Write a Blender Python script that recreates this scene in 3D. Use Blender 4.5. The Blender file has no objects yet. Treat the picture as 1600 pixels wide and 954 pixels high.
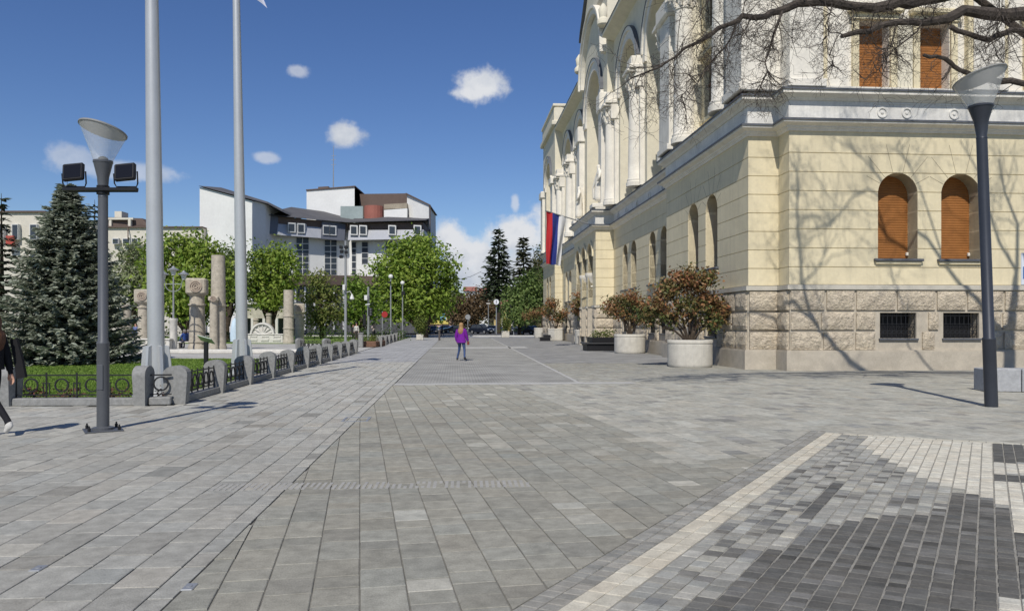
import bpy, math, random
import numpy as np
from mathutils import Vector, Matrix
random.seed(7); np.random.seed(7)
R = math.radians
SC = bpy.context.scene
COL = SC.collection
# ------------------------------------------------------------------ camera
cam = bpy.data.cameras.new('camera'); cam.sensor_width = 36; cam.lens = 27.0
cam.shift_y = 0.01875; cam.clip_start = 0.1; cam.clip_end = 5000
camo = bpy.data.objects.new('camera', cam); COL.objects.link(camo)
camo.location = (0, 0, 1.6); camo.rotation_euler = (R(90), 0, 0)
SC.camera = camo
# ------------------------------------------------------------------ sun and sky
SUN_EL = R(48); SUN_H = Vector((0.17, 0.985, 0)).normalized()      # horizontal travel of the light
ldir = Vector((SUN_H.x * math.cos(SUN_EL), SUN_H.y * math.cos(SUN_EL), -math.sin(SUN_EL)))
sun = bpy.data.lights.new('sun', 'SUN'); sun.energy = 4.1; sun.angle = R(0.53); sun.color = (1, .95, .87)
suno = bpy.data.objects.new('sun', sun); COL.objects.link(suno)
suno.rotation_euler = ldir.to_track_quat('-Z', 'Y').to_euler()
suno.location = (-10, -30, 60)
W = bpy.data.worlds.new('World'); SC.world = W; W.use_nodes = True
nt = W.node_tree; nt.nodes.clear()
def WN(t, **k):
    n = nt.nodes.new(t)
    for a, b in k.items(): setattr(n, a, b)
    return n
def wm(op, a, b=None, c=None):
    n = WN('ShaderNodeMath', operation=op)
    for i, x in enumerate((a, b, c)):
        if x is None: continue
        if isinstance(x, (int, float)): n.inputs[i].default_value = x
        else: nt.links.new(x, n.inputs[i])
    return n.outputs[0]
sky = WN('ShaderNodeTexSky', sky_type='NISHITA', sun_disc=False, sun_elevation=SUN_EL,
         sun_rotation=math.atan2(-SUN_H.x, -SUN_H.y), altitude=300, air_density=1.0, dust_density=0.0, ozone_density=4.0)
tc = WN('ShaderNodeTexCoord'); sep = WN('ShaderNodeSeparateXYZ'); nt.links.new(tc.outputs['Generated'], sep.inputs[0])
AZ = wm('ARCTAN2', sep.outputs[0], sep.outputs[1]); EL = wm('ARCSINE', sep.outputs[2])
cmb = WN('ShaderNodeCombineXYZ'); nt.links.new(AZ, cmb.inputs[0]); nt.links.new(EL, cmb.inputs[1])
def wnoise(scale, detail, off):
    mp = WN('ShaderNodeMapping'); mp.inputs['Location'].default_value = off; nt.links.new(cmb.outputs[0], mp.inputs[0])
    n = WN('ShaderNodeTexNoise'); n.inputs['Scale'].default_value = scale; n.inputs['Detail'].default_value = detail
    n.inputs['Roughness'].default_value = .6; nt.links.new(mp.outputs[0], n.inputs[0]); return n.outputs[0]
N1 = wnoise(26, 5, (3, 1, 0)); N2 = wnoise(90, 3, (9, 4, 2)); N3 = wnoise(11, 2, (1, 7, 5))
wob = wm('ADD', wm('MULTIPLY', wm('SUBTRACT', N1, .5), 1.9), wm('MULTIPLY', wm('SUBTRACT', N2, .5), .7))
# each cloud: azimuth, elevation, half width, half height (radians), thickness
def pxd(x, y): return math.atan((x - 800) / 1200), math.atan((507 - y) / math.hypot(1200, x - 800))
clouds = []
for x, y, w, h, t in ((752, 134, 46, 27, 1.0), (735, 146, 34, 14, 1.0), (540, 210, 31, 22, .75), (464, 111, 18, 11, .58), (112, 246, 36, 21, .55), (190, 266, 90, 14, .42),
                      (414, 246, 24, 10, .40), (805, 316, 8, 17, .36), (702, 372, 30, 34, .95), (735, 402, 62, 34, .85), (806, 366, 60, 32, .88), (790, 430, 130, 46, .80), (880, 350, 60, 50, .9)):
    a, e = pxd(x, y); clouds.append((a, e, w / 1250, h / 1250, t))
for a, e, w, h, t in ((1.5, .2, .3, .07, .8), (-1.3, .14, .25, .06, .8), (2.7, .22, .3, .08, .8)):
    clouds.append((a, e, w, h, t))
def grp(cs):
    dmin = None
    for a, e, w, h, t in cs:
        n = WN('ShaderNodeVectorMath', operation='MULTIPLY_ADD'); nt.links.new(cmb.outputs[0], n.inputs[0]); n.inputs[1].default_value = (1 / w, 1 / h, 0); n.inputs[2].default_value = (-a / w, -e / h, 0)
        l = WN('ShaderNodeVectorMath', operation='LENGTH'); nt.links.new(n.outputs[0], l.inputs[0]); d = l.outputs['Value']
        dmin = d if dmin is None else wm('SMOOTH_MIN', dmin, d, .25)
    v = wm('SUBTRACT', 1.05, wm('MULTIPLY_ADD', wob, .75, dmin)); n = WN('ShaderNodeMapRange', interpolation_type='SMOOTHSTEP'); nt.links.new(v, n.inputs[0])
    n.inputs[1].default_value = -.10; n.inputs[2].default_value = .58; n.inputs[3].default_value = 0; n.inputs[4].default_value = max(c[4] for c in cs); return n.outputs[0]
mask = wm('MAXIMUM', grp([c for c in clouds if c[4] > .6]), grp([c for c in clouds if c[4] <= .6]))
bg1 = WN('ShaderNodeBackground'); bg1.inputs[1].default_value = 0.09
hs = WN('ShaderNodeHueSaturation'); hs.inputs['Hue'].default_value = .512; hs.inputs['Saturation'].default_value = 1.16; hs.inputs['Value'].default_value = 1.03
nt.links.new(sky.outputs[0], hs.inputs['Color']); nt.links.new(hs.outputs[0], bg1.inputs[0])
cr = WN('ShaderNodeValToRGB'); cr.color_ramp.elements[0].position = .36; cr.color_ramp.elements[0].color = (.50, .57, .69, 1)
cr.color_ramp.elements[1].position = .56; cr.color_ramp.elements[1].color = (.86, .88, .92, 1)
nt.links.new(wm('ADD', wm('MULTIPLY', N1, .45), wm('MULTIPLY', N3, .55)), cr.inputs[0])
bg2 = WN('ShaderNodeBackground'); bg2.inputs[1].default_value = .85; nt.links.new(cr.outputs[0], bg2.inputs[0])
mx = WN('ShaderNodeMixShader'); nt.links.new(mask, mx.inputs[0]); nt.links.new(bg1.outputs[0], mx.inputs[1]); nt.links.new(bg2.outputs[0], mx.inputs[2])
wo = WN('ShaderNodeOutputWorld'); nt.links.new(mx.outputs[0], wo.inputs[0])
# ------------------------------------------------------------------ exposure
vs = SC.view_settings; vs.view_transform = 'Standard'; vs.look = 'None'; vs.exposure = 0.0; vs.gamma = 1.0; vs.use_curve_mapping = False
# ------------------------------------------------------------------ helpers
def P(px, py, Y): return Vector(((px - 800) / 1200 * Y, Y, 1.6 + (507 - py) / 1200 * Y))   # measured point at distance Y
def G(px, py):
    Y = 1920.0 / (py - 507); return Vector(((px - 800) / 1200 * Y, Y, 0))
def Hh(py, Y): return 1.6 + (507 - py) / 1200 * Y
def Xx(px, Y): return (px - 800) / 1200 * Y
WL = {}
def tag(o, label=None, cat=None, group=None, kind=None):
    if label: o['label'] = label
    if cat: o['category'] = cat
    if group: o['group'] = group
    if kind: o['kind'] = kind
    return o
def thing(name, loc, label, cat, group=None):
    o = bpy.data.objects.new(name, None); o.empty_display_size = .2; COL.objects.link(o); o.location = loc
    WL[o] = Vector(loc); return tag(o, label, cat, group)
ID = lambda s, n, z: (s, n, z)
class MB:
    def __init__(s): s.v = []; s.f = []; s.mi = []; s.t = []
    def add(s, vs, fs, mi=0, t=.5):
        k = len(s.v); s.v.extend(tuple(p) for p in vs)
        for f in fs: s.f.append(tuple(i + k for i in f)); s.mi.append(mi); s.t.append(t)
        return s
    def box(s, a0, a1, b0, b1, c0, c1, T=ID, mi=0, t=.5):
        v = [T(a, b, c) for c in (c0, c1) for b in (b0, b1) for a in (a0, a1)]
        return s.add(v, [(0, 2, 3, 1), (4, 5, 7, 6), (0, 1, 5, 4), (2, 6, 7, 3), (0, 4, 6, 2), (1, 3, 7, 5)], mi, t)
    def cbox(s, a0, a1, b0, b1, c0, c1, e=.02, T=ID, mi=0, t=.5):      # box with bevelled edges
        v = []; A = ((a0, 1), (a1, -1)); B = ((b0, 1), (b1, -1)); C = ((c0, 1), (c1, -1)); idx = {}
        for i, (a, sa) in enumerate(A):
            for j, (b, sb) in enumerate(B):
                for k, (c, sc) in enumerate(C):
                    for ax, p in enumerate(((a, b + sb * e, c + sc * e), (a + sa * e, b, c + sc * e), (a + sa * e, b + sb * e, c))):
                        idx[i, j, k, ax] = len(v); v.append(T(*p))
        F = []
        for i in (0, 1): F.append([idx[i, j, k, 0] for j, k in ((0, 0), (1, 0), (1, 1), (0, 1))])
        for j in (0, 1): F.append([idx[i, j, k, 1] for i, k in ((0, 0), (1, 0), (1, 1), (0, 1))])
        for k in (0, 1): F.append([idx[i, j, k, 2] for i, j in ((0, 0), (1, 0), (1, 1), (0, 1))])
        for i in (0, 1):
            for j in (0, 1): F.append([idx[i, j, 0, 0], idx[i, j, 1, 0], idx[i, j, 1, 1], idx[i, j, 0, 1]])
            for k in (0, 1): F.append([idx[i, 0, k, 0], idx[i, 1, k, 0], idx[i, 1, k, 2], idx[i, 0, k, 2]])
        for j in (0, 1):
            for k in (0, 1): F.append([idx[0, j, k, 1], idx[1, j, k, 1], idx[1, j, k, 2], idx[0, j, k, 2]])
        for i in (0, 1):
            for j in (0, 1):
                for k in (0, 1): F.append([idx[i, j, k, 0], idx[i, j, k, 1], idx[i, j, k, 2]])
        return s.add(v, F, mi, t)
    def prism(s, poly, b0, b1, T=ID, mi=0, t=.5):                       # poly of (a, c), extruded along b
        n = len(poly); v = [T(a, b0, c) for a, c in poly] + [T(a, b1, c) for a, c in poly]
        return s.add(v, [tuple(range(n))[::-1], tuple(range(n, 2 * n))] + [(i, (i + 1) % n, n + (i + 1) % n, n + i) for i in range(n)], mi, t)
    def flat(s, poly, z0, z1, mi=0, t=.5):                              # plan polygon extruded up
        return s.prism([(p[0], p[1]) for p in poly], z0, z1, lambda a, b, c: (a, c, b), mi, t)
    def lathe(s, prof, c=(0, 0, 0), n=16, T=None, mi=0, t=.5, a0=0, a1=2 * math.pi, cap=True):
        T = T or (lambda x, y, z: (c[0] + x, c[1] + y, c[2] + z)); full = abs(a1 - a0 - 2 * math.pi) < 1e-6
        m = n if full else n + 1; v = []
        for r, z in prof:
            for i in range(m):
                a = a0 + (a1 - a0) * i / n; v.append(T(r * math.cos(a), r * math.sin(a), z))
        F = []
        for k in range(len(prof) - 1):
            for i in range(n):
                j = (i + 1) % m; F.append((k * m + i, k * m + j, (k + 1) * m + j, (k + 1) * m + i))
        if cap and full:
            if prof[0][0] > 1e-4: F.append(tuple(range(m))[::-1])
            if prof[-1][0] > 1e-4: F.append(tuple(range((len(prof) - 1) * m, len(prof) * m)))
        return s.add(v, F, mi, t)
    def tube(s, pts, rad, n=6, mi=0, t=.5, cap=True):
        pts = [Vector(p) for p in pts]; k = len(pts)
        if not hasattr(rad, '__len__'): rad = [rad] * k
        up = None; v = []
        for i in range(k):
            d = (pts[min(i + 1, k - 1)] - pts[max(i - 1, 0)])
            if d.length < 1e-9: d = Vector((0, 0, 1))
            d.normalize()
            if up is None: up = d.orthogonal().normalized()
            else:
                up = up - d * up.dot(d)
                up = up.normalized() if up.length > 1e-6 else d.orthogonal().normalized()
            w = d.cross(up)
            for j in range(n):
                a = 2 * math.pi * j / n; v.append(pts[i] + (up * math.cos(a) + w * math.sin(a)) * rad[i])
        F = [(i * n + j, i * n + (j + 1) % n, (i + 1) * n + (j + 1) % n, (i + 1) * n + j) for i in range(k - 1) for j in range(n)]
        if cap: F += [tuple(range(n))[::-1], tuple(range((k - 1) * n, k * n))]
        return s.add(v, F, mi, t)
    def arc(s, sc, zs, r0, r1, n0, n1, T, steps=18, a0=0, a1=math.pi, mi=0, t=.5):
        v = []
        for i in range(steps + 1):
            a = a0 + (a1 - a0) * i / steps; c, d = math.cos(a), math.sin(a)
            v += [T(sc + r0 * c, n0, zs + r0 * d), T(sc + r0 * c, n1, zs + r0 * d), T(sc + r1 * c, n1, zs + r1 * d), T(sc + r1 * c, n0, zs + r1 * d)]
        F = [(4 * i + j, 4 * i + (j + 1) % 4, 4 * i + 4 + (j + 1) % 4, 4 * i + 4 + j) for i in range(steps) for j in range(4)]
        F += [(0, 1, 2, 3), tuple(4 * steps + q for q in (3, 2, 1, 0))]
        return s.add(v, F, mi, t)
    def blob(s, c, r, n=8, m=6, mi=0, t=.5, jit=0):
        prof = [(max(1e-3, math.sin(math.pi * i / m)), -math.cos(math.pi * i / m)) for i in range(m + 1)]
        rx, ry, rz = r if hasattr(r, '__len__') else (r, r, r)
        return s.lathe(prof, n=n, T=lambda x, y, z: (c[0] + x * rx * (1 + random.uniform(-jit, jit)), c[1] + y * ry * (1 + random.uniform(-jit, jit)), c[2] + z * rz), mi=mi, t=t, cap=False)
    def mesh(s, name, mats, off=(0, 0, 0), smooth=False):
        me = bpy.data.meshes.new(name); off = np.array(off[:])
        v = np.array(s.v, dtype=float).reshape(-1, 3) - off
        me.from_pydata(v.tolist(), [], s.f)
        for m in (mats if isinstance(mats, (list, tuple)) else [mats]): me.materials.append(m)
        if any(s.mi): me.polygons.foreach_set('material_index', s.mi)
        at = me.attributes.new('tone', 'FLOAT', 'FACE'); at.data.foreach_set('value', s.t)
        if smooth:
            me.polygons.foreach_set('use_smooth', [True] * len(s.f))
            try: me.set_sharp_from_angle(angle=R(40))
            except Exception: pass
        me.update(); return me
    def build(s, name, mats, parent=None, smooth=False, fix=True):
        off = WL[parent] if parent is not None else Vector((0, 0, 0))
        me = s.mesh(name, mats, off, smooth)
        if fix:
            import bmesh
            b = bmesh.new(); b.from_mesh(me); bmesh.ops.recalc_face_normals(b, faces=b.faces); b.to_mesh(me); b.free()
        o = bpy.data.objects.new(name, me); COL.objects.link(o)
        if parent is not None: o.parent = parent
        WL[o] = off.copy(); return o
def single(mb, name, mats, base, label, cat, group=None, smooth=False):     # a thing made of one mesh, origin at its base
    me = mb.mesh(name, mats, base, smooth)
    o = bpy.data.objects.new(name, me); COL.objects.link(o); o.location = base; WL[o] = Vector(base)
    return tag(o, label, cat, group)
def copy_tree(o, loc=None, parent=None, rz=None):
    c = o.copy(); COL.objects.link(c); c.parent = parent
    if loc is not None: c.location = loc
    if rz is not None: c.rotation_euler = (0, 0, rz)
    for ch in list(o.children): copy_tree(ch, parent=c)
    return c
# ------------------------------------------------------------------ materials
MATS = {}
def mat(name, col, rough=.8, var=.18, scale=2.0, bump=0.0, bscale=30.0, metal=0.0, col2=None, src=None, spec=.3, stain=0.0, bdist=.02, stretch=(1, 1, 1), transl=0.0, coat=0.0, streak=0.0):
    if name in MATS: return MATS[name]
    m = bpy.data.materials.new(name); m.use_nodes = True; t = m.node_tree; nd = t.nodes; L = t.links
    b = nd['Principled BSDF']; b.inputs['Roughness'].default_value = rough; b.inputs['Metallic'].default_value = metal
    b.inputs['Specular IOR Level'].default_value = spec; b.inputs['Coat Weight'].default_value = coat
    geo = nd.new('ShaderNodeNewGeometry'); mp = nd.new('ShaderNodeMapping'); mp.inputs['Scale'].default_value = stretch
    L.new(geo.outputs['Position'], mp.inputs[0])
    def noise(sc, det=5, ro=.6):
        n = nd.new('ShaderNodeTexNoise'); n.inputs['Scale'].default_value = sc; n.inputs['Detail'].default_value = det; n.inputs['Roughness'].default_value = ro
        L.new(mp.outputs[0], n.inputs[0]); return n.outputs[0]
    def rgb(c):
        n = nd.new('ShaderNodeRGB'); n.outputs[0].default_value = (*c, 1); return n.outputs[0]
    def mixc(a, bb, f, typ='MIX'):
        n = nd.new('ShaderNodeMix'); n.data_type = 'RGBA'; n.blend_type = typ
        if isinstance(f, float): n.inputs[0].default_value = f
        else: L.new(f, n.inputs[0])
        L.new(a, n.inputs[6]); L.new(bb, n.inputs[7]); return n.outputs[2]
    base = rgb(col)
    if src == 'tone':
        at = nd.new('ShaderNodeAttribute'); at.attribute_name = 'tone'; base = mixc(base, rgb(col2), at.outputs['Fac'])
    elif src == 'tonec':
        at = nd.new('ShaderNodeAttribute'); at.attribute_name = 'tonec'; base = at.outputs['Color']
    elif src == 'obj':
        at = nd.new('ShaderNodeObjectInfo'); base = at.outputs['Color']
    elif col2 is not None:
        mr = nd.new('ShaderNodeMapRange'); mr.inputs[1].default_value = .35; mr.inputs[2].default_value = .65; L.new(noise(scale * .45, 6), mr.inputs[0])
        base = mixc(base, rgb(col2), mr.outputs[0])
    if var > 0:
        def rmp(v, lo, hi):
            mr = nd.new('ShaderNodeMapRange'); mr.inputs[1].default_value = .3; mr.inputs[2].default_value = .7; mr.inputs[3].default_value = lo; mr.inputs[4].default_value = hi
            L.new(v, mr.inputs[0]); cc = nd.new('ShaderNodeCombineColor')
            for i in range(3): L.new(mr.outputs[0], cc.inputs[i])
            return cc.outputs[0]
        base = mixc(base, rmp(noise(scale), 1 - var, 1 + var), 1.0, 'MULTIPLY')
        base = mixc(base, rmp(noise(scale * 9, 3), 1 - var * .7, 1 + var * .7), 1.0, 'MULTIPLY')
    if stain > 0:
        mr = nd.new('ShaderNodeMapRange'); mr.inputs[1].default_value = .52; mr.inputs[2].default_value = .72; mr.inputs[4].default_value = stain
        L.new(noise(scale * .3, 8, .7), mr.inputs[0]); base = mixc(base, rgb([x * .45 for x in col]), mr.outputs[0])
    if streak > 0:                                                   # rain streaks and grime running down
        mp2 = nd.new('ShaderNodeMapping'); mp2.inputs['Scale'].default_value = (2.6, 2.6, .16); L.new(geo.outputs['Position'], mp2.inputs[0])
        n = nd.new('ShaderNodeTexNoise'); n.inputs['Scale'].default_value = 1.6; n.inputs['Detail'].default_value = 7; n.inputs['Roughness'].default_value = .7; L.new(mp2.outputs[0], n.inputs[0])
        mr = nd.new('ShaderNodeMapRange'); mr.inputs[1].default_value = .48; mr.inputs[2].default_value = .75; mr.inputs[4].default_value = streak; L.new(n.outputs[0], mr.inputs[0])
        base = mixc(base, rgb([col[0] * .52, col[1] * .52, col[2] * .56]), mr.outputs[0])
    L.new(base, b.inputs['Base Color'])
    if bump > 0:
        bp = nd.new('ShaderNodeBump'); bp.inputs['Strength'].default_value = bump; bp.inputs['Distance'].default_value = bdist
        L.new(noise(bscale, 6, .65), bp.inputs['Height']); L.new(bp.outputs[0], b.inputs['Normal'])
    if transl > 0:
        tr = nd.new('ShaderNodeBsdfTranslucent'); L.new(base, tr.inputs[0]); ms = nd.new('ShaderNodeMixShader'); ms.inputs[0].default_value = transl
        L.new(b.outputs[0], ms.inputs[1]); L.new(tr.outputs[0], ms.inputs[2]); L.new(ms.outputs[0], nd['Material Output'].inputs[0])
    MATS[name] = m; return m
def glass_mat(name, col, alpha):
    m = bpy.data.materials.new(name); m.use_nodes = True; t = m.node_tree; nd = t.nodes; L = t.links
    b = nd['Principled BSDF']; b.inputs['Base Color'].default_value = (*col, 1); b.inputs['Roughness'].default_value = .08
    tr = nd.new('ShaderNodeBsdfTransparent'); ms = nd.new('ShaderNodeMixShader'); ms.inputs[0].default_value = alpha
    L.new(tr.outputs[0], ms.inputs[1]); L.new(b.outputs[0], ms.inputs[2]); L.new(ms.outputs[0], nd['Material Output'].inputs[0]); return m
def slat_mat(name, col, period, dark=.5):
    return mat(name, col, .6, .12, 3, streak=.2)
def brick_mat(name, c1, c2, cm, bw, bh, ang, mortar=.012, bumpd=.01):
    m = bpy.data.materials.new(name); m.use_nodes = True; t = m.node_tree; nd = t.nodes; L = t.links; b = nd['Principled BSDF']; b.inputs['Roughness'].default_value = .8
    geo = nd.new('ShaderNodeNewGeometry'); mp = nd.new('ShaderNodeMapping'); mp.inputs['Rotation'].default_value = (0, 0, ang); L.new(geo.outputs['Position'], mp.inputs[0])
    bt = nd.new('ShaderNodeTexBrick'); L.new(mp.outputs[0], bt.inputs[0]); bt.inputs['Scale'].default_value = 1
    bt.inputs['Brick Width'].default_value = bw; bt.inputs['Row Height'].default_value = bh; bt.inputs['Mortar Size'].default_value = mortar
    bt.inputs['Color1'].default_value = (*c1, 1); bt.inputs['Color2'].default_value = (*c2, 1); bt.inputs['Mortar'].default_value = (*cm, 1)
    n = nd.new('ShaderNodeTexNoise'); n.inputs['Scale'].default_value = .8; n.inputs['Detail'].default_value = 7; L.new(geo.outputs['Position'], n.inputs[0])
    mr = nd.new('ShaderNodeMapRange'); mr.inputs[1].default_value = .3; mr.inputs[2].default_value = .7; mr.inputs[3].default_value = .78; mr.inputs[4].default_value = 1.2; L.new(n.outputs[0], mr.inputs[0])
    mx = nd.new('ShaderNodeVectorMath'); mx.operation = 'SCALE'; L.new(bt.outputs[0], mx.inputs[0]); L.new(mr.outputs[0], mx.inputs['Scale']); L.new(mx.outputs[0], b.inputs['Base Color'])
    bp = nd.new('ShaderNodeBump'); bp.inputs['Distance'].default_value = bumpd; bp.inputs['Strength'].default_value = .6; bp.invert = True; L.new(bt.outputs['Fac'], bp.inputs['Height']); L.new(bp.outputs[0], b.inputs['Normal'])
    MATS[name] = m; return m
m_plaster = mat('yellow_plaster', (.70, .615, .42), .9, .06, 1.2, .15, 60, stain=.14, streak=.30)
m_white = mat('white_stucco', (.74, .70, .615), .85, .09, 1.6, .2, 50, stain=.16, streak=.28)
m_band = mat('greyed_white_stucco', (.69, .67, .62), .85, .12, 1.4, .2, 50, stain=.25, streak=.35)
m_rock = mat('rock_faced_stone', (.66, .57, .43), .95, .25, 5, 1.0, 12, col2=(.56, .48, .37), bdist=.13)
m_smooth = mat('smooth_stone', (.46, .41, .33), .9, .12, 3, .3, 40, stain=.25)
m_flash = mat('zinc_flashing', (.105, .112, .125), .6, .15, 2, metal=.1)
m_dark = mat('dark_interior', (.012, .012, .014), .5, 0)
m_shut = slat_mat('brown_roller_shutter', (.31, .128, .036), .085)
m_iron = mat('black_iron', (.02, .02, .022), .5, .1, 8)
m_gran = mat('grey_granite', (.25, .25, .24), .8, .2, 14, .3, 90, stain=.15)
m_lamp = mat('grey_lamp_paint', (.105, .11, .12), .42, .05, 4, metal=.2)
m_lampd = mat('dark_lamp_paint', (.045, .05, .062), .4, .06, 4, metal=.2)
m_pole = mat('silver_paint', (.50, .51, .51), .38, .04, 2, metal=.35)
m_glass = glass_mat('clear_acrylic', (.86, .87, .86), .34)
m_disc = mat('lamp_disc_white', (.24, .24, .23), .6, .08, 6)
m_blk = mat('black_plastic', (.015, .015, .017), .45, .1, 5)
m_conc = mat('pale_concrete', (.56, .53, .46), .85, .10, 4, .2, 60, stain=.35, streak=.35)
m_bark = mat('dark_bark', (.075, .062, .052), .95, .35, 6, 1.0, 30)
m_barkd = mat('brown_trunk', (.06, .045, .032), .95, .3, 6, .8, 25)
m_soil = mat('soil', (.06, .042, .03), 1, .3, 8, .8, 40)
m_colst = mat('column_limestone', (.44, .395, .32), .9, .22, 5, .5, 30, stain=.2)
m_whst = mat('white_limestone', (.62, .60, .55), .9, .12, 5, .4, 30, stain=.12)
m_steel = mat('galvanised_steel', (.34, .35, .36), .45, .06, 3, metal=.4)
m_skin = mat('skin', (.52, .30, .21), .6, .04, 5)
# ================================================================== ground and paving
TH = R(4.24)
DV = Vector((-math.sin(TH), math.cos(TH), 0)); DU = Vector((math.cos(TH), math.sin(TH), 0))
def struct(mb, name, m):
    o = mb.build(name, m); o['kind'] = 'structure'; return o
def sheet(name, poly, z, m):
    b = MB(); b.add([(p[0], p[1], z) for p in poly], [tuple(range(len(poly)))]); return struct(b, name, m)
m_ground = mat('city_ground', (.16, .17, .12), .95, .3, .05, col2=(.12, .14, .07))
sheet('ground', [(-2500, -300), (2500, -300), (2500, 4000), (-2500, 4000)], -.06, m_ground)
m_mortar = mat('paving_mortar', (.185, .178, .155), .95, .25, 5, .4, 80)
FX = lambda Y: -5.62 - .0745 * Y            # line of the long fence
DX = lambda Y: -1.65 - .0741 * Y            # line of the slot drain
BX = lambda Y: 10.62 - .0741 * Y            # line of the palace wall
base = sheet('plaza_ground', [(-16, 2), (30, 2), (30, 27), (10.5, 30), (BX(100), 100), (FX(100), 100), (FX(15.3), 15.3), (-16, 15.3)], -.014, m_mortar)
def clip(poly, nx, ny, c):
    out = []
    for i in range(len(poly)):
        a, b = poly[i], poly[(i + 1) % len(poly)]; da = a[0] * nx + a[1] * ny - c; db = b[0] * nx + b[1] * ny - c
        if da >= 0: out.append(a)
        if (da >= 0) != (db >= 0):
            t = da / (da - db); out.append((a[0] + (b[0] - a[0]) * t, a[1] + (b[1] - a[1]) * t))
    return out
def area(p): return abs(sum(p[i][0] * p[(i + 1) % len(p)][1] - p[(i + 1) % len(p)][0] * p[i][1] for i in range(len(p)))) / 2
m_slabo = mat('stone_slab_single', (.2, .2, .2), .88, .19, 8, .4, 90, src='obj', spec=.12, stain=.2)
m_slabs = mat('stone_slab_field', (.2, .2, .2), .88, .19, 8, .4, 90, src='tonec', spec=.12, stain=.2)
def slab_geo(poly, h=.03, e=.006, tilt=0):
    n = len(poly); cx = sum(p[0] for p in poly) / n; cy = sum(p[1] for p in poly) / n
    inn = []
    for x, y in poly:
        d = math.hypot(x - cx, y - cy) or 1; k = max(0, 1 - e * 1.4 / d); inn.append((cx + (x - cx) * k, cy + (y - cy) * k))
    return cx, cy, inn
def lay(parent, pieces, name, n_single=300):
    """pieces: (polygon, colour, top z). The largest seen ones become single objects, the rest one field."""
    def vis(p):
        cx = sum(q[0] for q in p[0]) / len(p[0]); cy = sum(q[1] for q in p[0]) / len(p[0])
        px = cx / max(cy, .5)
        return area(p[0]) / cy ** 3 if (cy > 3.75 and abs(px) < .70) else -1
    order = sorted(pieces, key=vis, reverse=True)
    shared = {}
    for poly, colr, z in [p for p in order[:n_single] if vis(p) > 0]:
        cx, cy, inn = slab_geo(poly)
        key = tuple((round(x - cx, 3), round(y - cy, 3)) for x, y in poly)
        me = shared.get(key)
        if me is None:
            b = MB(); n = len(poly)
            v = [(x - cx, y - cy, -.03) for x, y in poly] + [(x - cx, y - cy, -.004) for x, y in poly] + [(x - cx, y - cy, 0) for x, y in inn]
            F = [(i, (i + 1) % n, n + (i + 1) % n, n + i) for i in range(n)] + [(n + i, n + (i + 1) % n, 2 * n + (i + 1) % n, 2 * n + i) for i in range(n)] + [tuple(range(2 * n, 3 * n))]
            b.add(v, F); me = b.mesh(name, m_slabo); shared[key] = me
        o = bpy.data.objects.new(name, me); COL.objects.link(o); o.parent = parent; o.location = (cx, cy, z); o.color = (*colr, 1)
        o.rotation_euler = (random.gauss(0, .0022), random.gauss(0, .0022), 0)
    rest = [p for p in order[n_single:]] + [p for p in order[:n_single] if vis(p) <= 0]
    if not rest: return
    V = []; F = []; C = []
    for poly, colr, z in rest:
        cx, cy, inn = slab_geo(poly); n = len(poly); k = len(V)
        V += [(x, y, z - .014) for x, y in poly] + [(x, y, z) for x, y in inn]
        fs = [(k + i, k + (i + 1) % n, k + n + (i + 1) % n, k + n + i) for i in range(n)] + [tuple(range(k + n, k + 2 * n))]
        F += fs; C += [(*colr, 1)] * len(fs)
    me = bpy.data.meshes.new(name + '_field'); me.from_pydata(V, [], F); me.materials.append(m_slabs)
    at = me.attributes.new('tonec', 'FLOAT_COLOR', 'FACE'); at.data.foreach_set('color', np.array(C, dtype=np.float32).ravel())
    o = bpy.data.objects.new(name + '_field', me); COL.objects.link(o); o.parent = parent; o['kind'] = 'stuff'
def rc(base, dv=.1, tint=0):
    k = 1 + random.gauss(0, dv); w = random.gauss(0, .012)
    return (base[0] * k * (1 + w) * 1.12, base[1] * k * 1.11, base[2] * k * (1 - w + tint) * 1.05)
def strips(phi, w, lens, c0, c1, d0, d1, gap=.004):
    d = (-math.sin(phi), math.cos(phi)); c = (math.cos(phi), math.sin(phi))
    i0, i1 = int(c0 / w), int(c1 / w)
    for i in range(i0, i1 + 1):
        t = d0 - random.random() * .5
        while t < d1:
            ln = random.choice(lens); g = gap * .7 + random.random() * .0025
            a0, a1, b0, b1 = i * w + g, (i + 1) * w - g, t + g * .8, t + ln - g * .8
            yield [(c[0] * a + d[0] * b, c[1] * a + d[1] * b) for a, b in ((a0, b0), (a1, b0), (a1, b1), (a0, b1))], (i + .5) * w, t + ln / 2
            t += ln
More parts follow.
